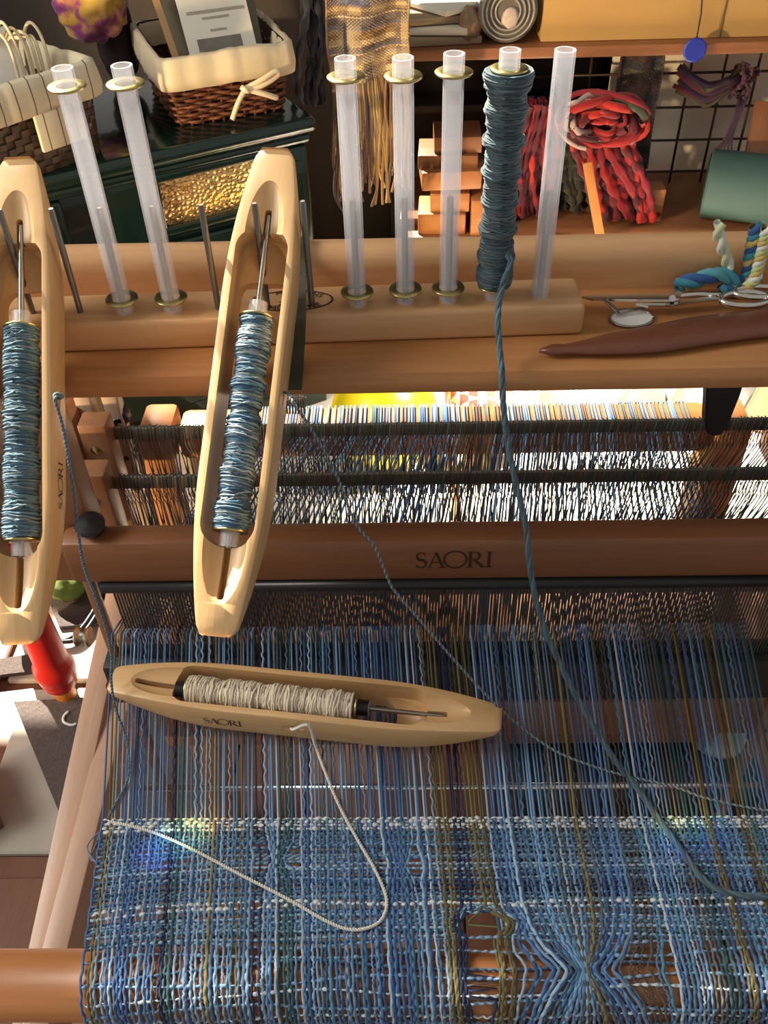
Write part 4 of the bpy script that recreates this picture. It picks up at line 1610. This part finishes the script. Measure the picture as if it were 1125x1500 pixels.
def lumpy(name, centre, rad, mat, seed, amp=.18, freq=3.0, parent=None, sub=4):
    """irregular soft lump"""
    from mathutils import noise as mn
    bm = bmesh.new(); bmesh.ops.create_icosphere(bm, subdivisions=sub, radius=1)
    for v in bm.verts:
        k = 1 + amp * mn.noise(v.co * freq + Vector((seed * 3.1, seed, -seed))) + amp * .4 * mn.noise(v.co * freq * 3 + Vector((seed, seed, seed)))
        v.co = Vector((v.co.x * rad[0] * k, v.co.y * rad[1] * k, v.co.z * rad[2] * k))
    me = bpy.data.meshes.new(name); bm.to_mesh(me); bm.free()
    for p in me.polygons: p.use_smooth = True
    o = link(name, me, mat, parent); o.location = centre
    return o


fb = lumpy('felt_bundle', aty(132, 12, 1.86), (.066, .05, .055), m, 4, .25, 2.4)
tag(fb, 'purple and golden felted fibre bundle between the two baskets', 'fibre bundle')
fd = lumpy('dark_pouch', aty(168, 100, 1.88), (.038, .034, .10), plain('dark_plum_cloth', (.028, .012, .014), .7, noise=.4, nscale=20, bump=.5), 9, .2, 2)
fd.location.z = STT + .092; fd.location.y += .05
tag(fd, 'dark plum pouch standing between the two baskets below the fibre bundle', 'pouch')

# ================================================================== RIGHT BACKGROUND: bench, shelf, grid, yarns
BZ = .315
bench = thing('low_bench', 'low brown bench carrying wood blocks and yarn behind the loom', 'bench', (.55, 2.05, 0))
spl = lambda nm, lo, hi, mt, bv=.004: box(nm, lo, hi, mt, bench, bv)
spl('bench_top', (.00, 1.93, BZ - .03), (1.25, 2.27, BZ), 'cherry')
for x in (.02, 1.17):
    for y in (2.20, 1.96):
        spl('leg', (x, y, 0), (x + .05, y + .05, BZ - .03), 'cherry_z')

shz = aty(900, 62, 2.02).z
shelf = thing('wall_shelf', 'brown wooden shelf carrying the cardboard box above the wire grid', 'shelf', (.55, 2.15, 0))
box('shelf_board', (-.03, 2.0, shz - .022), (1.30, 2.37, shz), 'cherry', shelf)
for x in (-.03, 1.26):
    box('upright', (x, 2.28, 0), (x + .03, 2.37, shz - .022), 'dark_wall', shelf)
box('back_panel', (.0, 2.355, BZ + .002), (.50, 2.37, shz - .022), 'dark_wall', shelf)
box('middle_board', (.0, 2.26, BZ + .16), (.50, 2.355, BZ + .178), 'dark_wall', shelf)

# cream wall board behind the grid
box('wall_board', (.50, 2.29, 0), (1.22, 2.305, shz - .025), 'cream_wall').name = 'wall_panel'
wpan = bpy.data.objects['wall_panel']
tag(wpan, 'cream painted board standing behind the brown wire grid', 'board')

# cardboard box
a0 = aty(792, 57, 2.03)
cbx = thing('cardboard_box', 'tan cardboard box on the shelf at upper right', 'box', (a0.x + .28, 2.16, shz))
box('box_body', (a0.x, 2.03, shz + .0005), (a0.x + .58, 2.32, shz + .22), plain('cardboard', (.50, .30, .10), .8, noise=.1, nscale=8), cbx, .003)
o = box('box_seam', (a0.x + .365, 2.0285, shz + .001), (a0.x + .367, 2.0298, shz + .219), plain('seam', (.16, .10, .04), .9), cbx, 0)

# clear plastic roll, end towards the viewer, on the shelf
rc = aty(744, 22, 2.02)
roll = thing('plastic_roll', 'rolled clear plastic with its spiral end facing out, beside the cardboard box', 'plastic roll', (rc.x, 2.02, shz))
m = plain('grey_film', (.22, .20, .17), .18, alpha=.75)
link('roll_body', lathe_mesh('roll_body', [(.050, 0), (.060, .004), (.061, .20), (.05, .21)], 30, 'Y'), m, roll).location = (0, 0, .063)
for k, r_ in enumerate((.052, .043, .034, .025)):
    ring = [(r_ * cos(a), -.004 + .002 * (k % 2), .063 + r_ * sin(a)) for a in np.linspace(0, 2 * pi, 33)]
    tube('roll_edge', ring, .0022, plain('film_edge', (.34, .32, .28), .25), roll, 6)
o = lumpy('red_white_label', (.004, -.003, .050), (.018, .004, .020), plain('pale_label', (.60, .48, .42), .5, noise=.4, nscale=90), 2, .3, 3, roll, 2)

# folded paper bags on the shelf
MAT['kraft'] = plain('kraft_paper', (.36, .26, .15), .8, noise=.12, nscale=20)
pg = 'folded paper bags piled on the shelf'
for j, (px, py, w_, d_, h_, rz, rx, lb, mt) in enumerate((
        (638, 52, .17, .20, .016, .1, 0, 'lowest tan paper packet in the pile on the shelf', 'kraft'), (634, 38, .16, .19, .016, -.1, .03, 'second tan paper packet from the bottom of the shelf pile', 'paper'),
        (628, 26, .15, .18, .015, .15, .05, 'third tan paper packet in the shelf pile', 'kraft'), (655, 8, .15, .16, .012, .7, .12, 'pale paper bag lying askew on top of the shelf pile', 'paper'))):
    p = aty(px, py, 2.08)
    o = link('paper_packet', box_mesh('paper_packet', (w_, d_, h_), .004, 2, (0, 0, h_ / 2)), mt)
    o.location = (p.x, 2.12, shz + .0005 + j * .0185); o.rotation_euler = (rx * 0, 0, rz)
    tag(o, lb, 'paper packet', pg)
o = lumpy('brown_pouch', aty(688, 45, 2.04), (.022, .024, .033), plain('tan_pouch', (.30, .19, .11), .7, noise=.3, nscale=25, bump=.4), 3, .2, 2)
o.location.z = shz + .034
tag(o, 'small crumpled tan paper pouch beside the plastic roll', 'pouch')

# wire grid panel
GY = 2.20
grid = thing('wire_grid', 'brown wire grid panel hanging below the shelf at right', 'wire grid', (.85, GY, BZ))
gz = [aty(1000, py, GY).z for py in (156, 204, 249, 293)]
dz = (gz[0] - gz[3]) / 3
gx0 = aty(1002, 153, GY).x
MAT['grid_wire'] = plain('brown_grid_wire', (.045, .022, .012), .5)
for k in range(-6, 6):
    x = gx0 + k * dz
    tube('upright_wire', [(x - grid.location.x, 0, .003), (x - grid.location.x, 0, shz - .024 - BZ)], .0030, 'grid_wire', grid, 8)
for k in range(-3, 4):
    z = gz[0] - k * dz
    if BZ + .005 < z < shz - .03:
        tube('cross_wire', [(gx0 - 6 * dz - grid.location.x, -.005, z - BZ), (gx0 + 5 * dz - grid.location.x, -.005, z - BZ)], .0030, 'grid_wire', grid, 8)

# red yarn hanks
REDS = [(.30, .010, .012), (.18, .006, .012), (.40, .018, .010), (.09, .005, .010), (.05, .004, .010), (.22, .010, .020)]


def hank(name, label, top, bot, n_, spread, cols, seed, y, r0=.006, cat='yarn hank', group=None, sway=.012):
    r = random.Random(seed)
    a, b_ = aty(*top, y), aty(*bot, y)
    if bot[1] > 300: b_.z = BZ + .012
    root = thing(name, label, cat, tuple(b_), group)
    its = []
    for k in range(n_):
        u = r.uniform(-1, 1); v = r.uniform(-1, 1)
        pts_ = []
        for j in range(9):
            t = j / 8
            sp = spread[0] + (spread[1] - spread[0]) * t
            p = a.lerp(b_, t) + Vector((u * sp + sway * sin(t * 5 + k), v * .028, sway * .3 * sin(k)))
            pts_.append(p)
        P = smooth_path(pts_, 5)
        m_ = len(P)
        rr = r0 * r.uniform(.6, 1.2) * (1 + .35 * np.sin(np.arange(m_) * .9 + k))
        cc = np.array([np.array(r.choice(cols)) if q % 9 == 0 else (0, 0, 0) for q in range(m_)])
        for q in range(m_):
            if q % 9: cc[q] = cc[q - 1]
        its.append((P, rr, cc))
    o = strands('yarn_strands', its, 'dye', root, 6, 'stuff')
    o.location = -root.location
    return root


RW = REDS * 2 + [(.55, .42, .38)]
h1 = hank('yarn_hank', 'thick red yarn hank with white flecks hanging right of the bare tube', (868, 175), (915, 362), 46, (.055, .060), RW, 21, 2.0, .0085, group='red yarn hanks')
its = []
ca = aty(880, 172, 1.985)
for k in range(26):
    rr_ = random.uniform(.03, .085)
    a0_ = random.uniform(0, 6)
    pts_ = [ca + Vector((rr_ * 1.1 * cos(a0_ + t), -.02 + .03 * sin(t * 2 + k), .55 * rr_ * sin(a0_ + t) + .01 * sin(k))) for t in np.linspace(0, random.uniform(2.5, 5), 14)]
    its.append((smooth_path(pts_, 3), random.uniform(.004, .009), random.choice(RW[:-1] + [(.10, .03, .12), (.03, .04, .02), (.45, .35, .32)])))
o = strands('yarn_twist', its, 'dye', h1, 6, 'stuff'); o.location = -h1.location
hank('yarn_hank', 'dark red yarn hank hanging behind the blue wound bobbin', (785, 150), (772, 362), 44, (.035, .060), REDS + [(.08, .006, .02)] * 4, 22, 2.03, .0075, group='red yarn hanks')
hank('yarn_hank', 'blackish green yarn hank between the two red hanks', (838, 200), (838, 362), 20, (.02, .03), [(.012, .014, .010), (.02, .018, .012), (.03, .028, .012)], 23, 2.06, .008)

# orange wooden slat, pointed, leaning in front of the red hank
a_, b_ = aty(860, 238, 1.93), aty(880, 352, 1.90)
sl = bar_between('wooden_stake', b_, a_, .020, .010, plain('orange_slat', (.48, .19, .05), .5, noise=.1), None, .002, (0, -1, 0))
tag(sl, 'orange pointed wooden slat leaning in front of the red yarn', 'slat')
o = link('small_block', box_mesh('small_block', (.045, .05, .075), .003, 2, (0, 0, .0375)), 'orange_wood')
p = aty(948, 330, 2.02); o.location = (p.x, 2.02, BZ)
tag(o, 'small orange wooden block standing below the plaid scarf', 'block')

# plaid scarf over the grid
def woven_sheet(name, label, px0, px1, py0, py1, y, cols_v, cols_h, nv, nh, cat, fringe=None, seed=1, wave=.010, r_=.0024, slope=0):
    r = random.Random(seed)
    tl, tr_ = aty(px0, py0, y), aty(px1, py0, y)
    zb = aty((px0 + px1) / 2, py1, y).z
    root = thing(name, label, cat, (tl.x, y, zb))
    its = []
    W_ = tr_.x - tl.x
    cv = [r.choice(cols_v) for _ in range(nv)]
    for k in range(nv):
        if k and r.random() < .55: cv[k] = cv[k - 1]
    for k in range(nv):
        u = k / (nv - 1)
        zt = tl.z
        ze = zb + slope * u
        P = np.array([(tl.x + W_ * u + .002 * sin(t * 8), y + wave * sin(u * 9 + t * 1.5) + .0012 * (1 if (q + k) % 2 else -1), zt + (ze - zt) * t) for q, t in enumerate(np.linspace(0, 1, nh + 1))])
        its.append((P, r_, cv[k]))
    ch = [r.choice(cols_h) for _ in range(nh)]
    for k in range(nh):
        if k and r.random() < .6: ch[k] = ch[k - 1]
    for k in range(nh):
        t = (k + .5) / nh
        zt = tl.z
        us = np.linspace(0, 1, nv * 2)
        P = np.array([(tl.x + W_ * u, y + wave * sin(u * 9 + t * 1.5) + .0012 * (1 if (int(u * nv) + k) % 2 else -1), zt + (zb + slope * u - zt) * t) for u in us])
        cseg = np.array([np.array(ch[k]) * (1.25 if int(u * 7 + k // 6) % 2 else .75) for u in us])
        its.append((P, r_ * 1.05, cseg))
    o = strands('weave', its, 'dye', root, 5, 'stuff'); o.location = -root.location
    if fringe:
        fi = []
        for k in range(fringe[0]):
            u = r.uniform(0, 1)
            L_ = r.uniform(fringe[1] * .6, fringe[1])
            x = tl.x + W_ * u
            z0 = zb + slope * u
            P = smooth_path([(x, y + wave * sin(u * 9 + 1.5), z0), (x + r.uniform(-.006, .006), y - .004, z0 - L_ * .4), (x + r.uniform(-.01, .01), y - .002, z0 - L_ * .8), (x + r.uniform(-.012, .012), y, z0 - L_)], 6)
            fi.append((P, .0028, r.choice(fringe[2])))
        o = strands('fringe', fi, 'dye', root, 5, 'stuff'); o.location = -root.location
    return root


woven_sheet('plaid_scarf', 'dark plaid scarf hanging on the wire grid right of red yarn', 912, 975, 70, 245, 2.10, [(.02, .022, .035), (.06, .03, .02), (.03, .04, .07), (.09, .06, .04)], [(.03, .035, .05), (.07, .03, .02), (.10, .08, .05)], 26, 60, 'scarf', (14, .10, [(.05, .02, .02), (.03, .03, .04)]), 3)
SC = [(.50, .36, .18), (.32, .20, .11), (.16, .12, .10), (.42, .34, .24), (.10, .09, .10), (.28, .17, .06)]
woven_sheet('woven_scarf', 'tan and grey hand-woven scarf with long fringe hanging behind the tubes', 474, 598, -40, 128, 1.86, SC, SC + [(.14, .14, .19), (.55, .40, .20)], 46, 66, 'scarf',
            (70, .26, [(.36, .22, .05), (.28, .14, .04), (.12, .08, .09), (.10, .06, .07), (.45, .33, .14), (.16, .10, .06)]), 8, .014, .0028, .03)
pk = aty(536, -42, 1.86)
rod = tube('hanging_rod', [(-.35, 0, 0), (.30, 0, 0)], .009, 'cherry', None, 12); rod.location = (pk.x, 1.86, pk.z)
tag(rod, 'dark wooden rod the tan woven scarf hangs from', 'rod')
hk_ = hank('yarn_hank', 'dark navy yarn strands hanging left of the tan scarf', (452, -40), (458, 150), 14, (.012, .016), [(.012, .014, .022), (.02, .02, .03)], 29, 1.90, .006)

# purple and brown yarn tassel on the grid
tas = hank('yarn_tassel', 'purple yarn tassel with a knotted cord hanging on the wire grid', (1090, 98), (1078, 140), 12, (.012, .008), [(.09, .03, .07), (.12, .05, .09), (.07, .03, .05)], 31, 2.15, .006)
its = []
for k in range(16):
    a_, b_ = aty(random.uniform(985, 1010), random.uniform(95, 135), 2.17), aty(random.uniform(1080, 1112), random.uniform(95, 125), 2.16)
    mid = a_.lerp(b_, .5) + Vector((0, -.02, -.035 + random.uniform(-.01, .02)))
    its.append((smooth_path([a_, a_.lerp(mid, .6) + Vector((0, -.01, -.01)), mid, b_], 8), random.uniform(.004, .008), random.choice([(.04, .02, .05), (.20, .03, .03), (.14, .11, .06), (.10, .05, .08), (.05, .045, .03)])))
o = strands('yarn_swag', its, 'dye', tas, 6, 'stuff'); o.location = -tas.location
its = []
for k in range(5):
    dx = k * 3
    its.append((smooth_path([aty(1085 + dx, 138, 2.15), aty(1072 + dx * .6, 180, 2.15), aty(1060 + dx, 205, 2.15), aty(1048 + dx * 2, 222, 2.14), aty(1056 + dx * 2, 235, 2.15), aty(1050, 262, 2.15), aty(1043 + dx, 290, 2.15)], 6), .0026, (.07, .04, .08)))
o = strands('knotted_cord', its, 'dye', tas, 6, 'stuff'); o.location = -tas.location

# blue disc on a black cord
bd = thing('blue_disc', 'round blue disc on a dark cord in front of the cardboard box', 'disc', tuple(aty(1018, 74, 1.98)))
o = link('disc', lathe_mesh('disc', [(.020, 0), (.0235, .002), (.0235, .005), (.020, .007)], 28, 'Y'), plain('blue_plastic', (.015, .03, .30), .45), bd)
tube('cord', [(0, .004, .023), tuple(aty(1027, 20, 1.98) - bd.location), tuple(aty(1031, -40, 1.98) - bd.location)], .0016, 'black_matte', bd, 6)

# teal drum lying on the bench at the right
td = thing('teal_drum', 'dull teal round container lying on its side at right', 'container', (0, 0, 0))
p = aty(1040, 340, 1.98)
td.location = (p.x, 2.02, BZ)
link('drum_body', lathe_mesh('drum_body', [(.070, 0), (.074, .004), (.074, .20), (.070, .204)], 36, 'X'), plain('dull_teal', (.045, .10, .095), .6), td).location = (-.02, 0, .0745)
link('drum_mouth', lathe_mesh('drum_mouth', [(.062, -.002), (.066, 0), (.066, .001), (.05, .001)], 36, 'X'), plain('drum_dark', (.012, .018, .018), .7), td).location = (-.021, 0, .0745)
td.rotation_euler = (0, 0, radians(-18))

# brown leaning board at the right edge
lb0 = aty(1092, 350, 2.05); lb0.z = BZ + .012
bl_ = bar_between('leaning_board', lb0, aty(1135, 150, 2.14), .09, .015, 'cherry', None, .002, (0, -1, 0))
tag(bl_, 'dark brown board leaning against the grid at the right edge', 'board')

# wood blocks piled on the bench
bgp = 'wood offcuts piled on the bench'
zc = BZ
for j, (px0, px1, py0, py1, yy, lb) in enumerate((
        (612, 682, 312, 341, 1.95, 'lowest wooden offcut at the front of the pile'), (630, 688, 282, 311, 1.96, 'short wooden offcut second from the bottom of the pile'), (618, 706, 250, 279, 1.95, 'wide orange wooden offcut in the middle of the pile'),
        (612, 700, 226, 249, 1.97, 'long reddish wooden offcut near the top of the pile'), (636, 706, 199, 225, 1.98, 'topmost dark wooden offcut of the pile'), (690, 720, 292, 341, 1.94, 'upright orange wooden offcut at the right of the pile'), (586, 616, 318, 341, 1.99, 'small brown wooden offcut at the left of the pile'))):
    a_, b_ = aty(px0, (py0 + py1) / 2, yy), aty(px1, (py0 + py1) / 2, yy)
    zt, zb = aty((px0 + px1) / 2, py0 + 2, yy).z, aty((px0 + px1) / 2, py1, yy).z
    if j in (0, 5, 6): zb = BZ
    h_ = zt - zb
    o = link('wood_block', box_mesh('wood_block', (b_.x - a_.x, .10, h_), .003, 2, (0, .05, h_ / 2)), 'orange_wood' if j in (2, 5, 0) else 'tray' if j == 1 else 'cherry')
    o.location = ((a_.x + b_.x) / 2, yy, zb); o.rotation_euler = (0, 0, random.uniform(-.06, .06))
    tag(o, lb, 'wood block', bgp)

# ================================================================== ON THE FLOOR BEHIND THE LOOM
bc = aty(563, 622, 1.50)
o = link('yellow_ball', lathe_mesh('yellow_ball', [(.112 * sin(a) + .0005, -.112 * cos(a)) for a in np.linspace(.02, pi - .02, 28)], 40), plain('yellow_vinyl', (.85, .70, .01), .3))
o.location = (bc.x, 1.52, .113 + .012)
tag(o, 'bright yellow ball on the floor behind the warp', 'ball')
m, nt, b = new_mat('red_white_print_cloth')
tc = nt.nodes.new('ShaderNodeTexCoord'); ck = nt.nodes.new('ShaderNodeTexChecker'); ck.inputs['Scale'].default_value = 55
ck.inputs['Color1'].default_value = (.80, .66, .46, 1); ck.inputs['Color2'].default_value = (.42, .05, .03, 1)
nt.links.new(tc.outputs['Object'], ck.inputs['Vector']); nt.links.new(ck.outputs['Color'], b.inputs['Base Color']); b.inputs['Roughness'].default_value = .9
o = lumpy('patterned_bundle', Vector((.185, 1.56, .105)), (.105, .10, .09), m, 6, .22, 2.2)
tag(o, 'red and cream patterned cloth bundle beside the yellow ball', 'cloth bundle')
for j, (px, py, w_, d_, h_, rz, lb, mt) in enumerate(((850, 592, .15, .14, .14, .35, 'white paper bag standing right of the patterned bundle', 'white_paper'), (945, 590, .10, .12, .10, -.3, 'open tan paper box behind the warp', 'kraft'), (1030, 592, .09, .12, .11, .2, 'pale folded paper parcel left of the black bracket', 'paper'), (1150, 590, .12, .2, .12, -.6, 'tan wrapped parcel right of the black bracket', 'kraft'))):
    p = atz(px, py + 30, .02)
    bm = bmesh.new(); bmesh.ops.create_cube(bm, size=1)
    for v in bm.verts:
        v.co = Vector((v.co.x * w_ * (1 - .25 * (v.co.z > 0)), v.co.y * d_ * (1 - .5 * (v.co.z > 0)), (v.co.z + .5) * h_ + (.02 * v.co.x if v.co.z > 0 else 0)))
    bmesh.ops.bevel(bm, geom=list(bm.edges), offset=.006, segments=2, affect='EDGES')
    me = bpy.data.meshes.new('paper_parcel'); bm.to_mesh(me); bm.free()
    o = link('paper_parcel', me, mt); o.location = (p.x, p.y + .05, .0125); o.rotation_euler = (0, 0, rz)
    tag(o, lb, 'paper parcel', 'paper parcels on the floor behind the warp')

# ================================================================== LEFT FLOOR
rugz = .013
rg = [(22, 1032), (150, 1024), (330, 1060), (300, 1300), (150, 1290), (96, 1212)]
def slab(name, poly, z, th, mat):
    P_ = [atz(a, b_, z) for a, b_ in poly]
    n_ = len(P_)
    V = [(p.x, p.y, z) for p in P_] + [(p.x, p.y, z + th) for p in P_]
    F = [tuple(range(n_)), tuple(range(n_, 2 * n_))] + [(i, (i + 1) % n_, n_ + (i + 1) % n_, n_ + i) for i in range(n_)]
    me = bpy.data.meshes.new(name); me.from_pydata(V, [], F)
    bm = bmesh.new(); bm.from_mesh(me); bmesh.ops.recalc_face_normals(bm, faces=bm.faces); bm.to_mesh(me); bm.free()
    return link(name, me, mat)
o = slab('carpet', rg, rugz, .008, 'carpet')
tag(o, 'dark grey-brown carpet piece on the stone floor left of the loom', 'carpet', 'carpet pieces')
o = slab('carpet', [(60, 850), (330, 840), (340, 900), (88, 922)], rugz, .008, 'carpet')
tag(o, 'dark carpet strip under the red stool, farther from the camera', 'carpet', 'carpet pieces')
o = slab('carpet', [(-60, 978), (62, 960), (66, 985), (-60, 1000)], rugz, .008, 'carpet')
tag(o, 'narrow carpet strip left of the red stool leg', 'carpet', 'carpet pieces')

rf = atz(98, 1020, .013)
stool = thing('red_stool', 'red painted stool with turned leg and orange foot at left', 'stool', tuple(rf))
link('leg', lathe_mesh('leg', [(.015, .026), (.021, .031), (.028, .042), (.0305, .056), (.030, .060), (.0315, .062), (.0335, .076), (.0325, .090), (.028, .100), (.0275, .112), (.026, .18), (.022, .30), (.019, .42)], 28), plain('red_paint', (.50, .018, .012), .32), stool)
link('foot_tip', lathe_mesh('foot_tip', [(.014, 0), (.017, .004), (.019, .028)], 24), plain('orange_wood_tip', (.70, .24, .03), .4), stool)
link('seat', lathe_mesh('seat', [(.13, .42), (.14, .425), (.14, .44), (.13, .448)], 36), bpy.data.materials['red_paint'], stool).location = (-.12, .03, 0)
for dx, dy in ((-.20, -.02), (-.10, .12)):
    link('leg', lathe_mesh('leg', [(.014, 0), (.019, .03), (.03, .06), (.031, .10), (.034, .115), (.025, .15), (.020, .30), (.017, .42)], 20), bpy.data.materials['red_paint'], stool).location = (dx, dy, 0)

gf = lumpy('green_toy', atz(98, 858, .05), (.035, .03, .028), plain('green_plush', (.10, .17, .03), .9, noise=.3, nscale=40, bump=.4), 5, .2, 2)
gf.location.z = .05
tag(gf, 'small green plush lump on the carpet below the beater end', 'plush')
for j, cp in enumerate((((80, 938), (100, 936), (118, 922), (135, 898), (150, 870)), ((88, 940), (108, 938), (124, 926), (142, 900), (160, 870)))):
    o = tube('black_cable', smooth_path([atz(a, b_, .026) for a, b_ in cp], 8), .0045, 'black', None, 8)
    tag(o, ('black cable curving on the floor, nearer the red stool', 'black cable curving on the floor, nearer the loom')[j], 'cable', 'black cables')
o = tube('white_cord', smooth_path([atz(a, b_, .024) for a, b_ in ((100, 1042), (93, 1050), (94, 1058), (104, 1062), (112, 1060))], 6), .0022, 'white_paper', None, 8)
tag(o, 'short curl of white cord on the carpet beside the loom rail', 'cord')
p = atz(4, 1085, .10)
o = link('wooden_box', box_mesh('wooden_box', (.16, .12, .10), .004, 2, (-.08, 0, .05)), 'plank')
o.location = (p.x - .028, p.y - .045, .0125); o.rotation_euler = (0, 0, radians(35))
tag(o, 'red-brown wooden box corner at the left edge of the floor', 'box')

# dark machine with a pale dial below the warp at the right
mp_ = atz(995, 1095, .30)
mc = thing('dark_machine', 'dark machine with pale round dial standing under the warp at right', 'machine', (mp_.x, mp_.y, 0))
link('casing', box_mesh('casing', (.30, .14, .30), .02, 3, (-.06, 0, .162)), 'black', mc)
link('dial', lathe_mesh('dial', [(.034, 0), (.034, .004), (.030, .006), (.002, .006)], 28), plain('pale_dial', (.35, .34, .32), .5, noise=.3, nscale=40), mc).location = (.045, .01, .312)

# spare wire heddles hanging below the ribbon
sh_ = thing('spare_heddles', 'bunch of spare wire heddles hanging under the tray behind the ribbon', 'wire heddles', tuple(aty(432, 572, .50)))
for k in range(7):
    a_, b_ = aty(417 + k * 4, 560, .50 + .002 * (k % 2)), aty(421 + k * 4.2, 606, .50 + .002 * (k % 2))
    tube('wire', [tuple(a_ - sh_.location), tuple(b_ - sh_.location)], .0006, 'chrome', sh_, 6)
tube('wire', [tuple(aty(416, 586, .497) - sh_.location), tuple(aty(448, 582, .497) - sh_.location)], .0006, 'chrome', sh_, 6)
